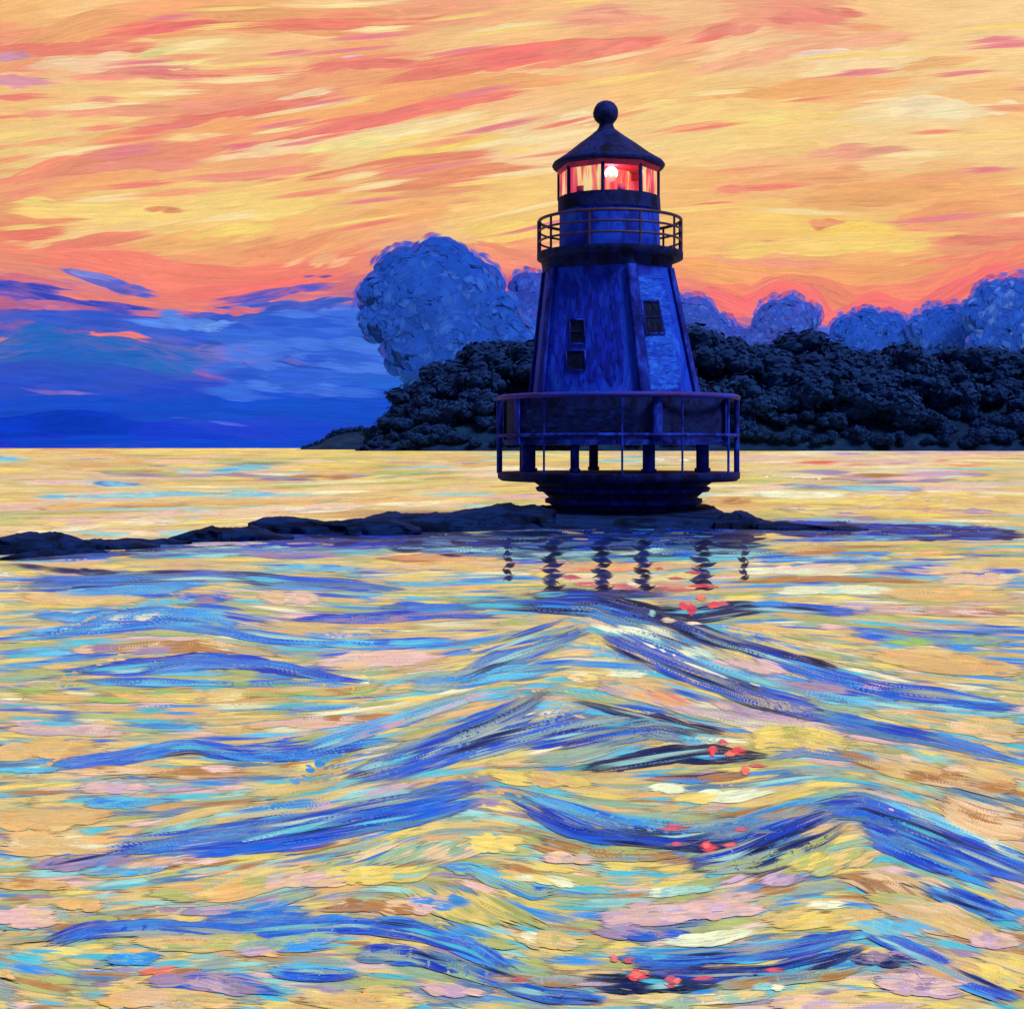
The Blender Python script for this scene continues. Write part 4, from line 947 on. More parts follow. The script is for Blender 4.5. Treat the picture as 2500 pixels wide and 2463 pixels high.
for x, y, c, wd, ln in ((1690,1490,'red',12,26),(1668,1480,'red',9,24),(1682,1472,'coral',6,18),(1712,1460,'coral',8,26),(1742,1478,'red',9,34),(1765,1474,'rose',5,30),
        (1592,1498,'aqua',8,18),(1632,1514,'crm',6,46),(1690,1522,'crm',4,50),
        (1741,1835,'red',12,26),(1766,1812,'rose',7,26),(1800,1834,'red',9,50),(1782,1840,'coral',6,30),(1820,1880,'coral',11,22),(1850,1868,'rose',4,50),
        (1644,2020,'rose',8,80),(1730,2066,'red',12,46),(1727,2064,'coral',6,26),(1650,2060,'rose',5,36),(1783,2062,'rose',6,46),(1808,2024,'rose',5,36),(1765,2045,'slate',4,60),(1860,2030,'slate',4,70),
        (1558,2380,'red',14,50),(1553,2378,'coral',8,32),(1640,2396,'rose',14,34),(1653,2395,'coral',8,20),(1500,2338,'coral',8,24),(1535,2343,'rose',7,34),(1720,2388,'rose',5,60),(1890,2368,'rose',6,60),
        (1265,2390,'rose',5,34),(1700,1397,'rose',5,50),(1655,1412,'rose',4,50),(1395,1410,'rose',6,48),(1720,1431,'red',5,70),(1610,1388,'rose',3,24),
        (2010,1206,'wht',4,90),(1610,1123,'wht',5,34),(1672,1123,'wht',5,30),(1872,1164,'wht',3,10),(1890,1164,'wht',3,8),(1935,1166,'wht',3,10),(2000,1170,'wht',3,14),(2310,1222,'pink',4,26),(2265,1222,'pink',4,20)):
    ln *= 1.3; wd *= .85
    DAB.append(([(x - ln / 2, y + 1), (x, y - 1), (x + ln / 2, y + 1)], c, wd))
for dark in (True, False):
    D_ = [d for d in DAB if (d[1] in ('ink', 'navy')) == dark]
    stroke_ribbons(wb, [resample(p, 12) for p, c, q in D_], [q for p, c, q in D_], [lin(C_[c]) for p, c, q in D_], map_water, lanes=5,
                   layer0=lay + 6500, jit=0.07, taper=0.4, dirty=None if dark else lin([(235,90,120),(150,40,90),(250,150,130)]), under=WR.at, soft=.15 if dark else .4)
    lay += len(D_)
water = wb.build('water', water_m)
tag(water, kind='structure')
print('strokes', lay)

# ================================================================== CLOUDS
cloud_m = paint_mat("cloud_paint", rough=0.95, spec=0.0, bump=0.0, vary=0.12, dist=0.5)
def cloud(label, lobes, dist, cols, group, nd=170):
    """lobes: (px, py, r px); a lumpy solid body covered with curling strokes"""
    s = dist / F
    c0 = np.array([(np.mean([l[0] for l in lobes]) - CX) * s, dist, H + (HOR - max(l[1] for l in lobes)) * s])
    t = empty('cloud', c0, label, 'cloud', group)
    mb = MB(); db = MB()
    cl = lin(np.array(cols)); LB = np.array(lobes, float)
    for k, (px, py, r) in enumerate(lobes):
        C = np.array([(px - CX) * s, dist, H + (HOR - py) * s]) - c0
        v, f = ICO3
        rr = r * s * (0.93 + lump(v, 0.06, 2.2, k + int(px)))
        mb.add(C + np.array([0, r * s * .11, 0]) + v * rr[:, None] * np.array([1, .2, .93]), f, cl[k % 3])
    def mapc(x, y, layer):
        d2 = LB[:, 2] ** 2 - (x[..., None] - LB[:, 0]) ** 2 - (y[..., None] - LB[:, 1]) ** 2
        q_ = np.maximum(d2 / LB[:, 2], -30) / 10.0
        bul = 10.0 * np.log(np.exp(q_ - q_.max(-1, keepdims=True)).sum(-1)) + 10.0 * q_.max(-1)
        bul = np.maximum(bul, -12) * 0.13 * s
        Y = dist - bul - 1.5 - layer * 0.004
        return np.stack([(x - CX) * Y / F, Y, H + (HOR - y) * Y / F], -1) - c0
    PP, WW, CC = [], [], []
    for px, py, r in lobes:
        for _ in range(int(nd * (r / 60) ** 1.2)):
            rim = rng.random() < .35
            q = rng.uniform(.88, 1.03) if rim else rng.uniform(.05, .95)
            a0 = rng.uniform(-math.pi, 0.25) if rng.random() < .7 else rng.uniform(0, 2 * math.pi)
            ln = rng.uniform(.35, .9) / max(q, .45)
            mx_, my_ = px + r * q * math.cos(a0), py + r * q * .94 * math.sin(a0)
            if rim and any((mx_ - b_[0]) ** 2 + (my_ - b_[1]) ** 2 < (b_[2] * .9) ** 2 for b_ in lobes if b_[0] != px or b_[1] != py): rim = False; q = rng.uniform(.2, .8)
            th = a0 + np.linspace(-.5, .5, 10) * ln
            wob = 1 + 0.05 * np.sin(th * 5 + rng.uniform(0, 6))
            PP.append(np.stack([px + r * q * wob * np.cos(th), py + r * q * wob * .94 * np.sin(th)], 1))
            WW.append(r * rng.uniform(.04, .10) * (.8 if rim else 1.25))
            c = (cl[rng.integers(len(cl))] * .55 + cl[:4].mean(0) * .45) * rng.uniform(.85, 1.12)
            if rim and rng.random() < .4: c = c * .6 + lin((96, 70, 165)) * .4
            CC.append(c)
    o = rng.permutation(len(PP))
    stroke_ribbons(db, [PP[i] for i in o], [WW[i] for i in o], [CC[i] for i in o], mapc, lanes=6, K=8, jit=.03, under=lambda x, y: np.broadcast_to(cl[:4].mean(0), x.shape + (3,)), soft=.95)
    mb.build('cloud_body', cloud_m, t, smooth=True)
    w_ = db.build('wisps', cloud_m, t, smooth=True)
    return t
cb = [(33, 84, 206), (37, 89, 211), (46, 100, 222), (30, 79, 202), (44, 80, 198), (66, 120, 232)]
cb2 = [(42, 84, 206), (38, 90, 212), (60, 104, 224), (84, 78, 188), (58, 80, 196), (80, 128, 236)]
GC = 'blue dusk clouds above the headland'
cloud('tall rounded blue cumulus cloud left of the lighthouse, the largest cloud', [(1072, 668, 86), (985, 678, 72), (942, 722, 64), (1140, 712, 84), (1045, 740, 125), (1200, 775, 74), (1010, 795, 84), (1110, 830, 112), (1100, 890, 95), (930, 790, 56), (1010, 860, 76), (1230, 850, 90)], 3900, cb, GC)
cloud('small blue cloud puff tucked against the left side of the lighthouse tower', [(1290, 708, 46), (1325, 735, 50), (1268, 760, 50), (1320, 800, 70)], 4000, cb2, GC)
cloud('blue cloud just right of the lighthouse tower', [(1700, 780, 54), (1655, 775, 50), (1745, 812, 48), (1690, 840, 60), (1800, 850, 50)], 4050, cb2, GC)
cloud('domed purple blue cloud with a red gap of sky on its right', [(1895, 775, 44), (1930, 765, 42), (1962, 780, 42), (1872, 800, 40), (1925, 805, 56), (1850, 838, 46), (1980, 850, 46)], 4000, cb2, GC)
cloud('low wide blue cloud between the red gap and the right-hand clouds', [(2120, 800, 46), (2075, 815, 48), (2165, 812, 50), (2110, 850, 60), (2200, 850, 50), (2030, 858, 40)], 4080, cb, GC)
cloud('blue cloud second from the right edge of the sky', [(2285, 788, 40), (2325, 792, 48), (2250, 808, 40), (2300, 840, 60), (2360, 850, 50)], 4060, cb, GC)
cloud('high bright blue cloud at the right edge of the sky', [(2430, 735, 52), (2480, 735, 56), (2395, 775, 52), (2460, 800, 76), (2420, 850, 60), (2560, 840, 80), (2560, 730, 70)], 3980, cb + [(104, 150, 240)], GC)

# ================================================================== HEADLAND, TREES
hill_m = brushed('hill_ground', [(10, 28, 56), (14, 38, 72), (20, 50, 84)], scale=(.05, .05, .1), rough=0.95, bump=0.6, dist=1.0, spec=0.05)
PROF = np.array([(880,1096),(899,1088),(938,1037),(983,985),(1060,946),(1132,901),(1196,865),(1250,858),(1302,861),(1400,845),(1550,835),(1679,826),(1758,835),(1786,837),(1823,863),(1861,882),
  (1903,872),(1944,854),(1986,858),(2056,872),(2100,872),(2159,856),(2215,872),(2242,891),(2289,882),(2326,870),(2415,877),(2452,896),(2489,882),(2600,870),(2800,890),(3100,860),(3500,920),(3900,1096)], float)
def hillmesh(name, prof, D, dep, drop, seed):
    """terrain: rises from the shore at D to a ridge at D+dep*.6 and falls behind it"""
    mb = MB(); n = 160; m = 26
    px = np.linspace(prof[0, 0], prof[-1, 0], n)
    py = np.interp(px, prof[:, 0], prof[:, 1])
    py = np.convolve(np.pad(py, 4, 'edge'), np.ones(9) / 9, 'valid')
    u = np.linspace(0, 1, m)
    hgt = np.maximum((HOR - py) - drop, 0.0)
    sh = np.sin(np.clip(u / 0.55, 0, 1) * math.pi / 2) * np.where(u > .55, np.cos((u - .55) / .45 * math.pi / 2), 1)
    Y = D + dep * u[None] + 0 * px[:, None]
    X = (px[:, None] - CX) * (D + dep * 0.55) / F + 0 * u[None]
    Z = hgt[:, None] * (D + dep * 0.55) / F * sh[None] + 0
    pts = np.stack([X, Y, Z], -1)
    Z += np.abs(lump(pts.reshape(-1, 3), 2.0, 0.05, seed)).reshape(Z.shape) * np.clip(Z / 8, 0, 1)
    Z -= 0.5 * (sh[None] < 0.02)
    i = np.arange(n - 1)[:, None] * m + np.arange(m - 1)[None]
    mb.add(np.stack([X, Y, Z], -1).reshape(-1, 3), np.stack([i, i + 1, i + m + 1, i + m], -1).reshape(-1, 4))
    o = mb.build(name, hill_m, smooth=True)
    tag(o, kind='structure')
    def ground(pxx, uu):
        d = D + dep * uu
        X_ = (pxx - CX) * (D + dep * .55) / F
        h_ = max((HOR - np.interp(pxx, prof[:, 0], prof[:, 1])) - drop, 0) * (D + dep * .55) / F
        s_ = math.sin(min(uu / .55, 1) * math.pi / 2) * (math.cos((uu - .55) / .45 * math.pi / 2) if uu > .55 else 1)
        return X_, d, h_ * s_
    return ground
g_main = hillmesh('headland_hill', PROF, 900, 260, 42, 3)
PR2 = np.array([(690,1092),(745,1078),(789,1066),(820,1048),(850,1040),(905,1038),(950,1050),(1000,1092)], float)
g_far = hillmesh('far_hill', PR2, 1500, 160, 14, 5)

tree_m = paint_mat("foliage_paint", rough=0.9, spec=0.05, bump=0.2, vary=0.3, dist=0.1)
trunk_m = brushed('bark', [(18, 20, 30), (34, 34, 44)], scale=(1, 1, .3), rough=0.9, dist=0.05)
def crown_mesh(seed):
    r = np.random.default_rng(seed); mb = MB()
    lob = [(np.array([r.uniform(-.6, .6), r.uniform(-.5, .5), r.uniform(.35, 1.05)]), r.uniform(.28, .46)) for _ in range(12)]
    cl = lin(np.array([(19, 44, 92), (20, 46, 94), (18, 42, 90), (20, 48, 96), (21, 50, 98), (23, 55, 108)]))
    for k, (c, rad) in enumerate(lob):
        v, f = ICO2
        mb.add(c + v * (rad * .8 * (1 + lump(v, .2, 3, seed * 9 + k)))[:, None], f, cl[k % 3])
        n = 90
        u = r.normal(size=(n, 3)); u /= np.linalg.norm(u, axis=1)[:, None]
        p = c + u * rad * r.uniform(.72, 1.2, (n, 1))
        a = np.cross(u, r.normal(size=(n, 3))); a /= np.linalg.norm(a, axis=1)[:, None]
        b = np.cross(u, a) + u * r.uniform(-.5, .5, (n, 1))
        L1 = r.uniform(.06, .15, (n, 1)); L2 = L1 * r.uniform(.35, .6, (n, 1))
        q = np.stack([p - a * L1, p - a * L1 * .3 + b * L2, p + a * L1 * .6 + b * L2 * .8, p + a * L1, p + a * L1 * .3 - b * L2, p - a * L1 * .6 - b * L2 * .7], 1)
        cc = cl[np.minimum(r.integers(0, 6, n), r.integers(0, 7, n))]
        mb.add(q.reshape(-1, 3), np.arange(n * 6).reshape(n, 6), np.repeat(cc, 6, 0), r.uniform(0, 500, (n * 6, 2)))
    o = mb.build('crown', tree_m)
    me = o.data; bpy.data.objects.remove(o)
    return me
CROWNS = [crown_mesh(s) for s in range(6)]
tm = MB(); tube(tm, [(0, 0, -.12), (.02, 0, .2), (-.02, .02, .5), (0, 0, .75)], [.07, .055, .04, .02], n=7)
for a in (0.4, 2.4, 4.3):
    tube(tm, [(0, 0, .4), (.18 * math.cos(a), .18 * math.sin(a), .62), (.34 * math.cos(a), .34 * math.sin(a), .8)], [.03, .02, .01], n=5)
_t = tm.build('trunk', trunk_m); TRUNK = _t.data; bpy.data.objects.remove(_t)
def tree(x, y, z, size, label, group, k):
    t = empty('tree', (x, y, z), label, 'tree', group)
    t.scale = (size * rng.uniform(1.2, 1.7), size * 1.2, size * 0.92)
    t.rotation_euler[2] = rng.uniform(0, 6.28)
    for nm, me in (('trunk', TRUNK), ('crown', CROWNS[k % 6])):
        o = bpy.data.objects.new(nm, me); COL.objects.link(o); o.parent = t
n = 0
# ridge trees make the skyline, lower rows clothe the slope down to the shore
SKYL = 'dark round-crowned tree on the skyline of the wooded headland'
SLOP = 'dark tree in the dense wood on the slope of the headland'
SHOR = 'low dark tree at the shore at the foot of the headland'
for px in np.arange(925, 2620, 25.0):
    p = px + rng.uniform(-7, 7)
    x, y, z = g_main(p, .55)
    top = H + (HOR - np.interp(p, PROF[:, 0], PROF[:, 1])) * y / F
    size = float(np.clip((top - z) / 1.25, 4, 19)) * rng.uniform(.85, 1.15)
    tree(x, y + rng.uniform(-8, 8), top - size * 1.36, size, SKYL, 'trees on the headland skyline', n); n += 1
for u, st, sz in ((.42, 40, 18), (.3, 42, 17), (.19, 44, 16), (.1, 44, 14), (.03, 38, 9)):
    for px in np.arange(910 + 30 * u, 2600, st):
        p = px + rng.uniform(-14, 14)
        x, y, z = g_main(p, max(.004, u + rng.uniform(-.06, .06) * min(1, u * 8)))
        s_ = min(sz, 3 + z * .4 + 2) * rng.uniform(.65, 1.35) * float(np.clip((px - 860) / 160, .35, 1))
        tree(x, y, z - .5, s_, SHOR if u < .05 else SLOP, 'trees at the foot of the headland' if u < .05 else 'trees on the slope of the headland', n); n += 1
for px in np.arange(745, 985, 17.0):
    x, y, z = g_far(px, .5)
    tree(x, y, z - 1, 4.0 + 2.5 * min(1, z / 14) * rng.uniform(.7, 1.3), 'small dark tree on the distant low point left of the headland', 'trees on the distant point', n); n += 1
print('trees', n)

# ================================================================== ROCKS
rock_m = brushed('wet_rock', [(4, 12, 36), (6, 22, 56), (12, 38, 92), (5, 16, 48)], scale=(0.7, 2.0, 5.0), rough=0.8, bump=0.7, dist=0.05, spec=0.05, big=0.9)
def rock(label, top, wl, hw, seed, group=None):
    """top: silhouette px points; wl: waterline row(s); hw: half depth in metres"""
    top = np.array(top, float); n = 70; m = 16
    px = np.linspace(top[0, 0], top[-1, 0], n)
    py = np.interp(px, top[:, 0], top[:, 1])
    wy = np.interp(px, [top[0, 0], top[-1, 0]], wl)
    d0 = F * H / (wy - HOR)
    t = np.linspace(0, 1, n)
    e = np.clip(np.minimum(t, 1 - t) / .12, 0, 1) ** .5
    hd = hw * (0.12 + 0.88 * e)
    yc = d0 + hd
    zt = H - (py - HOR) * yc / F
    zt = np.maximum(zt, .03)
    a = np.linspace(0, math.pi, m)
    X = ((px - CX) * yc / F)[:, None] + 0 * a[None]
    Y = yc[:, None] - hd[:, None] * np.cos(a)[None] * 1.0
    Z = zt[:, None] * np.sin(a)[None] ** .75 - .12 * (np.sin(a)[None] < .02)
    P = np.stack([X, Y, Z], -1)
    nz = lump(P.reshape(-1, 3), 0.07, 1.6, seed).reshape(Z.shape) + lump(P.reshape(-1, 3) * np.array([1, 1, 3]), 0.09, 4, seed + 50).reshape(Z.shape)
    P[..., 2] += nz * np.sin(a)[None] * .5 * np.clip(zt / .3, 0, 1)[:, None]; P[..., 1] += nz * 1.5
    P[..., 0] += nz * .6
    c0 = np.array([P[..., 0].mean(), P[..., 1].mean(), 0])
    mb = MB(); i = np.arange(n - 1)[:, None] * m + np.arange(m - 1)[None]
    mb.add((P - c0).reshape(-1, 3), np.stack([i, i + 1, i + m + 1, i + m], -1).reshape(-1, 4))
    o = mb.build('rock', rock_m, smooth=True); o.location = c0
    tag(o, label, 'rock', group)
GR = 'low dark rocks of the reef'
rock('low twin-humped navy rock at the left edge of the water', [(-120,1325),(-60,1300),(0,1309),(39,1299),(84,1305),(129,1301),(175,1314),(259,1316),(330,1322),(380,1333)], (1362, 1338), .5, 1, GR)
rock('flat low navy rock at the left edge lying in front of the twin-humped rock', [(0,1362),(40,1352),(120,1344),(200,1338),(240,1342),(255,1346)], (1368, 1352), .18, 9, GR)
rock('very low flat navy rock joining the two left humps of the reef', [(240,1320),(300,1315),(362,1318),(414,1314),(470,1320)], (1338, 1330), .35, 2, GR)
rock('rounded navy rock hump in the middle of the left half of the reef', [(390,1322),(414,1312),(453,1299),(517,1284),(550,1286),(614,1289),(670,1300),(720,1312)], (1328, 1318), .45, 3, GR)
rock('long flat navy rock running right towards the lighthouse rock', [(606,1276),(640,1265),(679,1263),(776,1269),(873,1267),(944,1265),(1030,1290)], (1305, 1306), .5, 4, GR)
rock('long sloping navy rock that meets the left side of the lighthouse rock', [(860,1272),(944,1254),(1035,1254),(1132,1244),(1216,1231),(1290,1232),(1360,1245)], (1306, 1292), .8, 5, GR)
rock('broad dark navy rock that the lighthouse base stands on', [(1190,1262),(1250,1240),(1330,1236),(1450,1236),(1600,1236),(1733,1236),(1765,1252),(1810,1262),(1900,1276)], (1294, 1290), 3.6, 6, GR)
rock('small round navy rock hump just right of the lighthouse rock', [(1745,1272),(1765,1254),(1802,1243),(1827,1249),(1850,1265),(1880,1276),(1960,1282)], (1292, 1290), .8, 7, GR)
rock('thin flat navy rock trailing off to the right of the reef', [(1850,1276),(1900,1274),(1961,1277),(2050,1284),(2120,1290)], (1294, 1296), .5, 8, GR)

# ================================================================== LIGHTHOUSE
YT = 40.0; S = YT / F
def zx(y): return H + (HOR - y) * S
def xx(x): return (x - CX) * S
X0 = xx(1495)
LH = empty('lighthouse', (X0, YT, 0.3), 'dark blue lighthouse with lit pink lantern room and pile legs on a rock reef', 'lighthouse')
def lx(px): return xx(px) - X0
def lz(py): return zx(py) - 0.3
wall_m = brushed('tower_blue', [(12, 26, 112), (14, 40, 168), (22, 66, 205), (16, 50, 190), (30, 88, 215)], scale=(.9, .9, .35), spec=.08, rough=0.7, bump=0.6, dist=0.02, big=1.3)
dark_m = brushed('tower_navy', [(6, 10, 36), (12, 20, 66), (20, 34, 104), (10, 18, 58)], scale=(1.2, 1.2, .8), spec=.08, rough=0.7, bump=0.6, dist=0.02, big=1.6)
trim_m = brushed('tower_trim', [(12, 20, 80), (20, 36, 140), (34, 66, 190)], scale=(1.5, 1.5, .8), spec=.03, rough=0.6, bump=0.4, dist=0.01, big=2)
iron_m = brushed('rail_iron', [(20, 16, 48), (52, 30, 66), (30, 30, 96)], scale=(2, 2, 2), rough=0.55, bump=0.3, dist=0.005, big=2)
hole_m = brushed('window_dark', [(6, 10, 28), (12, 20, 48), (22, 34, 84)], scale=(4, 4, 1.5), spec=.03, rough=0.7, bump=0.3, dist=0.01, big=3)
def bld(mb, name, mat, parent=LH, smooth=False): return mb.build(name, mat, parent, smooth)
ROUND = np.arange(0, 360, 360 / 32)
# --- pedestal and deck
m = MB()
lv = [(lx(1522), lz(1262), 2.22), (lx(1522), lz(1232), 2.10), (lx(1522), lz(1226), 2.22), (lx(1522), lz(1216), 2.24), (lx(1520), lz(1214), 2.14), (lx(1520), lz(1200), 2.32),
      (lx(1520), lz(1198), 2.44), (lx(1520), lz(1188), 2.50), (lx(1520), lz(1186), 2.42), (lx(1520), lz(1174), 2.62)]
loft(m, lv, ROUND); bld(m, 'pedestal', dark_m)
m = MB(); loft(m, [(lx(1522), lz(1227), 2.27), (lx(1522), lz(1217), 2.28)], ROUND); bld(m, 'ledge', trim_m)
m = MB(); loft(m, [(lx(1520), lz(1199), 2.48), (lx(1520), lz(1190), 2.54)], ROUND); bld(m, 'ledge', trim_m)
OCT = np.array([-90, -47, -3, 34, 62, 90, 130, 180, 230])
RD = 294 * S
m = MB(); loft(m, [(lx(1509), lz(1173), RD * .97), (lx(1509), lz(1166), RD * 1.0), (lx(1509), lz(1152), RD * 1.0)], ROUND); bld(m, 'deck', dark_m)
# --- legs under the lower storey
RL = 214 * S
for a, wpx in ((-78, 29), (-34, 15), (17, 22), (76, 28), (193.5, 19)):
    m = MB(); r = RL * (1.04 if a < -70 else .97 if abs(a) > 70 and a < 180 else .93)
    c = (lx(1507) + r * math.sin(math.radians(a)), -r * math.cos(math.radians(a)), (lz(1151) + lz(1080)) / 2)
    box(m, c, (wpx * S, wpx * S, lz(1080) - lz(1151)), rz=math.radians(a))
    box(m, (c[0], c[1], lz(1146)), (wpx * S * 1.25, wpx * S * 1.25, .1), rz=math.radians(a))
    bld(m, 'pile_leg', trim_m)
# --- lower storey
BA = [14, 61, 110, 165, 220, 262, 298]
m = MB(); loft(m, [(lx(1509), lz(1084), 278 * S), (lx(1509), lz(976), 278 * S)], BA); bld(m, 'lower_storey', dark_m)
def face_frame(i, cx0, z0, r0, cx1, z1, r1, angs):
    a0, a1 = math.radians(angs[i]), math.radians(angs[(i + 1) % len(angs)])
    P = lambda cx, z, r, a: np.array([cx + r * math.sin(a), -r * math.cos(a), z])
    return P(cx0, z0, r0, a0), P(cx0, z0, r0, a1), P(cx1, z1, r1, a0), P(cx1, z1, r1, a1)
def trims(levels, angs, wd, dp, skip=()):
    (c0, z0, r0), (c1, z1, r1) = levels
    for k, a in enumerate(angs):
        if k in skip: continue
        ar = math.radians(a)
        p0 = np.array([c0 + (r0 + .01) * math.sin(ar), -(r0 + .01) * math.cos(ar), z0]); p1 = np.array([c1 + (r1 + .01) * math.sin(ar), -(r1 + .01) * math.cos(ar), z1])
        m = MB()
        rad = np.array([math.sin(ar), -math.cos(ar), 0]); tn = np.array([math.cos(ar), math.sin(ar), 0])
        prof = [-tn * wd, -tn * wd * .6 + rad * dp, rad * dp * .7, tn * wd * .6 + rad * dp, tn * wd, -rad * .03]
        v = np.array([p0 + q for q in prof] + [p1 + q for q in prof]); k_ = len(prof)
        m.add(v, [[j, (j + 1) % k_, k_ + (j + 1) % k_, k_ + j] for j in range(k_)]); m.add(v[:k_], [list(range(k_))]); m.add(v[k_:], [list(range(k_))])
        bld(m, 'corner_trim', trim_m)
trims([(lx(1509), lz(1083), 278 * S), (lx(1509), lz(978), 278 * S)], BA, .15, .05)
m = MB(); loft(m, [(lx(1509), lz(1086), 283 * S), (lx(1509), lz(1074), 283 * S)], BA); bld(m, 'base_beam', trim_m)
# --- lower gallery rails
def ring(name, cx, z, r, th, mat, n=48, hh=1.0):
    m = MB(); a = np.linspace(0, 2 * math.pi, n, endpoint=False)
    tube(m, np.stack([cx + r * np.sin(a), -r * np.cos(a), 0 * a + z], 1), th, closed=True, n=8)
    return bld(m, name, mat)
rail_m = brushed('rail_paint_sunset_tone', [(20, 30, 120), (24, 50, 170), (58, 38, 118), (24, 36, 130)], scale=(.5, .5, 2), spec=.1, bump=0.3, dist=0.005)  # purple tone paints the sunset's reflection into the rail colour
ring('top_rail', lx(1509), lz(973), RD * .985, .075, rail_m)
ring('mid_rail', lx(1509), lz(1064), RD * .985, .05, trim_m)
for a, wpx in ((-90, 14), (-40, 5), (-2.6, 5), (25.5, 5), (57.8, 6), (90, 14), (125, 5), (160, 5), (200, 5), (235, 5)):
    ar = math.radians(a); c = (lx(1509) + RD * .985 * math.sin(ar), -RD * .985 * math.cos(ar))
    m = MB(); tube(m, [(c[0], c[1], lz(1155)), (c[0], c[1], lz(972))], wpx * S / 2, n=8); bld(m, 'gallery_post', trim_m)
# --- tapering tower body
B0, B1 = (lx(1505), lz(972), 211 * S), (lx(1488), lz(652), 160 * S)
m = MB(); loft(m, [B0, B1], BA); bld(m, 'tower_wall', wall_m)
m = MB(); loft(m, [(lx(1506), lz(976), 219 * S), (lx(1505), lz(964), 217 * S)], BA); bld(m, 'base_moulding', dark_m)
m = MB(); loft(m, [(lx(1488), lz(664), 164 * S), (lx(1488), lz(650), 166 * S), (lx(1488), lz(640), 168 * S)], BA); bld(m, 'cornice', dark_m)
trims([B0, (B1[0], lz(664), B1[2])], BA, .17, .06)
# brush work on the two front faces
fp_m = paint_mat("tower_strokes", rough=0.7, spec=0.08, bump=0.3, vary=0.2, dist=0.01, sx=.05, sy=.35)
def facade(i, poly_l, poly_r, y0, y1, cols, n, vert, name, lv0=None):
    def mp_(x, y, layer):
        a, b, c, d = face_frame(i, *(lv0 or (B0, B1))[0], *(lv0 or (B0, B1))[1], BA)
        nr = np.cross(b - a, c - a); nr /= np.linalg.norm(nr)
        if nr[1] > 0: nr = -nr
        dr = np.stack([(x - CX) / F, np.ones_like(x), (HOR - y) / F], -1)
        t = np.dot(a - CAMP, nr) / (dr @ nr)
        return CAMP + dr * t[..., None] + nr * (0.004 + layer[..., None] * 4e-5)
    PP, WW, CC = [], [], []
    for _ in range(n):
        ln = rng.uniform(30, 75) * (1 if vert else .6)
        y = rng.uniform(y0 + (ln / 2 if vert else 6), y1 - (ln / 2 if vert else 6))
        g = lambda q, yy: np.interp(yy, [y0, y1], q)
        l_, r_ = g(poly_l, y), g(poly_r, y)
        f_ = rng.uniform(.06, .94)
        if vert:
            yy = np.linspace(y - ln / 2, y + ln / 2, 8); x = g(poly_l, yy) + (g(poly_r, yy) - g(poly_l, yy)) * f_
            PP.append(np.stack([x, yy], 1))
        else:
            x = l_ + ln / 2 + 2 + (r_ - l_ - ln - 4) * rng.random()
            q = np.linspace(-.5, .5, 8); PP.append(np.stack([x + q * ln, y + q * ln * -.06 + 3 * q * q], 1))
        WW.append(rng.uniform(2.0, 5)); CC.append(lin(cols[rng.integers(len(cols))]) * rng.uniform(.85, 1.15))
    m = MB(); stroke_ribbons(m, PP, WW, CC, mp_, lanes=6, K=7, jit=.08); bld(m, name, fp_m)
CAMP = np.array([-X0, -YT, H - 0.3])
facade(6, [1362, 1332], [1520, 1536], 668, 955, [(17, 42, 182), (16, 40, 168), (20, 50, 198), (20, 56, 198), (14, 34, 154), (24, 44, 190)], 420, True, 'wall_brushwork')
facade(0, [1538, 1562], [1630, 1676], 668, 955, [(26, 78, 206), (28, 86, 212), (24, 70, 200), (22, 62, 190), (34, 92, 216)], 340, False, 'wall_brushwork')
LV0 = ((lx(1509), lz(1084), 278 * S), (lx(1509), lz(976), 278 * S))
facade(6, [1262, 1262], [1560, 1560], 988, 1068, [(11, 24, 76), (13, 28, 84), (10, 20, 66), (14, 32, 92), (16, 38, 108)], 260, False, 'storey_brushwork', LV0)
facade(0, [1594, 1594], [1752, 1752], 988, 1068, [(11, 24, 76), (13, 28, 84), (10, 20, 66), (14, 30, 90)], 150, False, 'storey_brushwork', LV0)
# windows on the two front faces
CAMP = np.array([-X0, -YT, H - 0.3])
def on_face(i, px, py):
    a, b, c, d = face_frame(i, *B0, *B1, BA)
    nrm = np.cross(b - a, c - a); nrm /= np.linalg.norm(nrm)
    if nrm[1] > 0: nrm = -nrm
    dr = np.array([(px - CX) / F, 1, (HOR - py) / F])
    t = np.dot(a - CAMP, nrm) / np.dot(dr, nrm)
    return CAMP + dr * t, nrm
def window(i, quad, mullion):
    q = []; nrm = None
    for px, py in quad:
        p, nrm = on_face(i, px, py); q.append(p)
    q = np.array(q); c = q.mean(0)
    m = MB()
    for k in range(4):
        a, b = q[k], q[(k + 1) % 4]
        ao, bo = c + (a - c) * 1.14, c + (b - c) * 1.14
        v = np.array([a - nrm * .05, b - nrm * .05, bo - nrm * .05, ao - nrm * .05, a + nrm * .075, b + nrm * .075, bo + nrm * .06, ao + nrm * .06])
        m.add(v, [[0, 1, 2, 3], [4, 5, 6, 7], [0, 1, 5, 4], [1, 2, 6, 5], [2, 3, 7, 6], [3, 0, 4, 7]])
    wf = bld(m, 'window', trim_m)
    m = MB(); m.add(q + nrm * .035, [[0, 1, 2, 3]]); bld(m, 'pane', hole_m, wf)
    if mullion:
        l, r = (q[0] + q[3]) / 2, (q[1] + q[2]) / 2
        m = MB(); tube(m, [l + nrm * .045, r + nrm * .045], .022, n=6); bld(m, 'glazing_bar', dark_m, wf)
window(6, [(1394, 783), (1427, 783), (1426, 838), (1395, 838)], True)
window(6, [(1386, 858), (1428, 858), (1427, 903), (1386, 903)], False)
window(0, [(1566, 738), (1604, 738), (1618, 812), (1574, 814)], True)
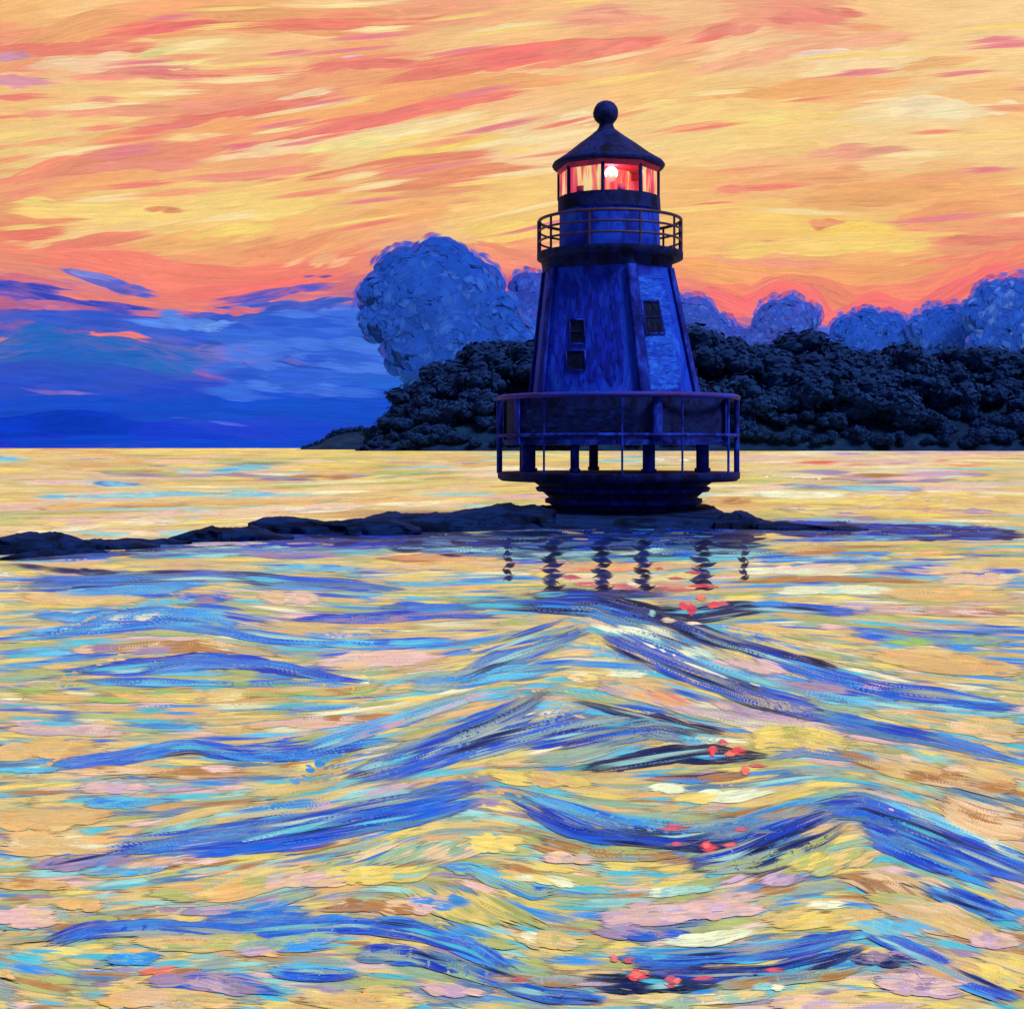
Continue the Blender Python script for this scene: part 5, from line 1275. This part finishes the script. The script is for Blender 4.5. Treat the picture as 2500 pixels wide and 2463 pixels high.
# door-like dark panel below nothing: (none in the picture)
# --- upper gallery
RG = 178 * S
m = MB(); loft(m, [(lx(1489), lz(640), RG * .93), (lx(1489), lz(635), RG), (lx(1489), lz(620), RG)], ROUND); bld(m, 'gallery_deck', dark_m)
for py, th in ((541, .048), (566, .034), (592, .034)):
    ring('gallery_rail', lx(1489), lz(py), RG * .97, th, iron_m)
for a in (-90, -58, -20, 20, 58, 90, 125, 160, 200, 235):
    ar = math.radians(a); c = (lx(1489) + RG * .97 * math.sin(ar), -RG * .97 * math.cos(ar))
    m = MB(); tube(m, [(c[0], c[1], lz(622)), (c[0], c[1], lz(540))], (.06 if abs(a) == 90 else .034), n=8); bld(m, 'rail_post', iron_m)
# --- watch room and lantern
LA = np.arange(-10, 350, 45.0)
m = MB(); loft(m, [(lx(1488), lz(621), 124 * S), (lx(1487), lz(516), 122 * S)], np.arange(0, 360, 20.0)); bld(m, 'watch_room', wall_m)
m = MB(); loft(m, [(lx(1487), lz(521), 126 * S), (lx(1486), lz(486), 125 * S)], np.arange(0, 360, 20.0)); bld(m, 'lantern_sill', dark_m)
for a in (-75, 72):
    pass
pane_m, N_, L_, P_, O_ = mat_new('lit_glass')
tc = N_.new('ShaderNodeTexCoord'); mp = N_.new('ShaderNodeMapping'); mp.inputs['Scale'].default_value = (4.6, 4.6, .6)
L_.new(tc.outputs['Object'], mp.inputs[0])
no = N_.new('ShaderNodeTexNoise'); no.inputs['Scale'].default_value = 1.0; no.inputs['Detail'].default_value = 2; no.inputs['Distortion'].default_value = .5
L_.new(mp.outputs[0], no.inputs['Vector'])
cr = N_.new('ShaderNodeValToRGB'); e = cr.color_ramp.elements
e[0].position = .34; e[0].color = (*lin((200, 50, 90)), 1); e[1].position = .58; e[1].color = (*lin((252, 222, 150)), 1)
for p, c in ((.42, (232, 72, 100)), (.5, (245, 130, 110)), (.54, (250, 175, 115))):
    k = e.new(p); k.color = (*lin(c), 1)
L_.new(no.outputs['Fac'], cr.inputs[0]); L_.new(cr.outputs[0], P_.inputs['Emission Color']); P_.inputs['Emission Strength'].default_value = 0.85
P_.inputs['Base Color'].default_value = (.3, .06, .08, 1); P_.inputs['Roughness'].default_value = .3
glow_m, N_, L_, P_, O_ = mat_new('lamp_glow')
P_.inputs['Base Color'].default_value = (.5, .35, .3, 1); P_.inputs['Emission Color'].default_value = (1, .82, .7, 1); P_.inputs['Emission Strength'].default_value = .55
rose_m = brushed('lantern_rose', [(170, 40, 90), (215, 60, 110), (225, 80, 110)], scale=(1, 1, .5), rough=.6)
RLN = 121 * S
def lanv(a, z, r): ar = math.radians(a); return np.array([lx(1485) + r * math.sin(ar), -r * math.cos(ar), z])
clear_m, N_, L_, P_, O_ = mat_new('clear_glass')
P_.inputs['Base Color'].default_value = (1, .8, .8, 1); P_.inputs['Transmission Weight'].default_value = 1.0; P_.inputs['Roughness'].default_value = .05; P_.inputs['IOR'].default_value = 1.01
zb, ztp = lz(487), lz(420)
for k in range(8):
    a0, a1 = LA[k], LA[(k + 1) % 8]
    m = MB()
    sub = [0, .22, .4, .62, .8, 1]
    p0, p1 = lanv(a0, zb, RLN), lanv(a1, zb, RLN); up = np.array([0, 0, ztp - zb])
    inn = -np.array([(p0 + p1)[0] / 2 - lx(1485), (p0 + p1)[1] / 2, 0]); inn /= np.linalg.norm(inn)
    # the pane with a little thickness
    v = np.array([p0, p1, p1 + up, p0 + up]); v2 = v + inn * .03
    m.add(np.concatenate([v, v2]), [[0, 1, 2, 3], [7, 6, 5, 4], [0, 4, 5, 1], [1, 5, 6, 2], [2, 6, 7, 3], [3, 7, 4, 0]])
    bld(m, 'lantern_pane', clear_m if k == 0 else pane_m)
    m = MB(); tube(m, [p0, p0 + up], .055, n=8); bld(m, 'mullion', dark_m)
# inner lens screen seen through the clear pane, the lamp in front of it
m = MB(); loft(m, [(lx(1485), zb, RLN * .45), (lx(1485), ztp, RLN * .45)], np.arange(0, 360, 30.0)); bld(m, 'lens', pane_m)
v, f = ICO3
m = MB(); m.add(v * np.array([.14, .14, .14]) + np.array([lx(1487), -RLN * .62, lz(447)]), f); bld(m, 'lamp', glow_m, smooth=True)
for px, a in ((1430, -40), (1510, 12)):
    m = MB(); box(m, lanv(a, lz(480), RLN * .93), (.22, .06, .22), rz=math.radians(a)); bld(m, 'lamp_stand', rose_m)
m = MB(); loft(m, [(lx(1485), lz(425), 124 * S), (lx(1485), lz(402), 126 * S)], LA, cap=True); bld(m, 'lantern_frieze', rose_m)
pl = bpy.data.lights.new('lantern_light', 'POINT'); pl.energy = 60; pl.color = (1, .35, .3); pl.shadow_soft_size = .2
po = bpy.data.objects.new('lantern_light', pl); COL.objects.link(po); po.parent = LH; po.location = (lx(1487), -RLN * .7, lz(440))
# --- roof and ball
m = MB()
prof = [(412, 134), (406, 138), (399, 134), (380, 104), (355, 72), (335, 44), (322, 28), (314, 17), (306, 15)]
loft(m, [(lx(1486 - (418 - y) * .05), lz(y), r * S) for y, r in prof], ROUND); bld(m, 'roof', dark_m)
m = MB(); loft(m, [(lx(1480), lz(320), 24 * S), (lx(1480), lz(312), 19 * S), (lx(1480), lz(304), 17 * S), (lx(1480), lz(296), 22 * S)], np.arange(0, 360, 20.0)); bld(m, 'finial_neck', dark_m)
m = MB(); m.add(v * 31 * S * (1 + lump(v, .02, 3, 4))[:, None] + np.array([lx(1479), 0, lz(277)]), f); bld(m, 'finial_ball', dark_m, smooth=True)
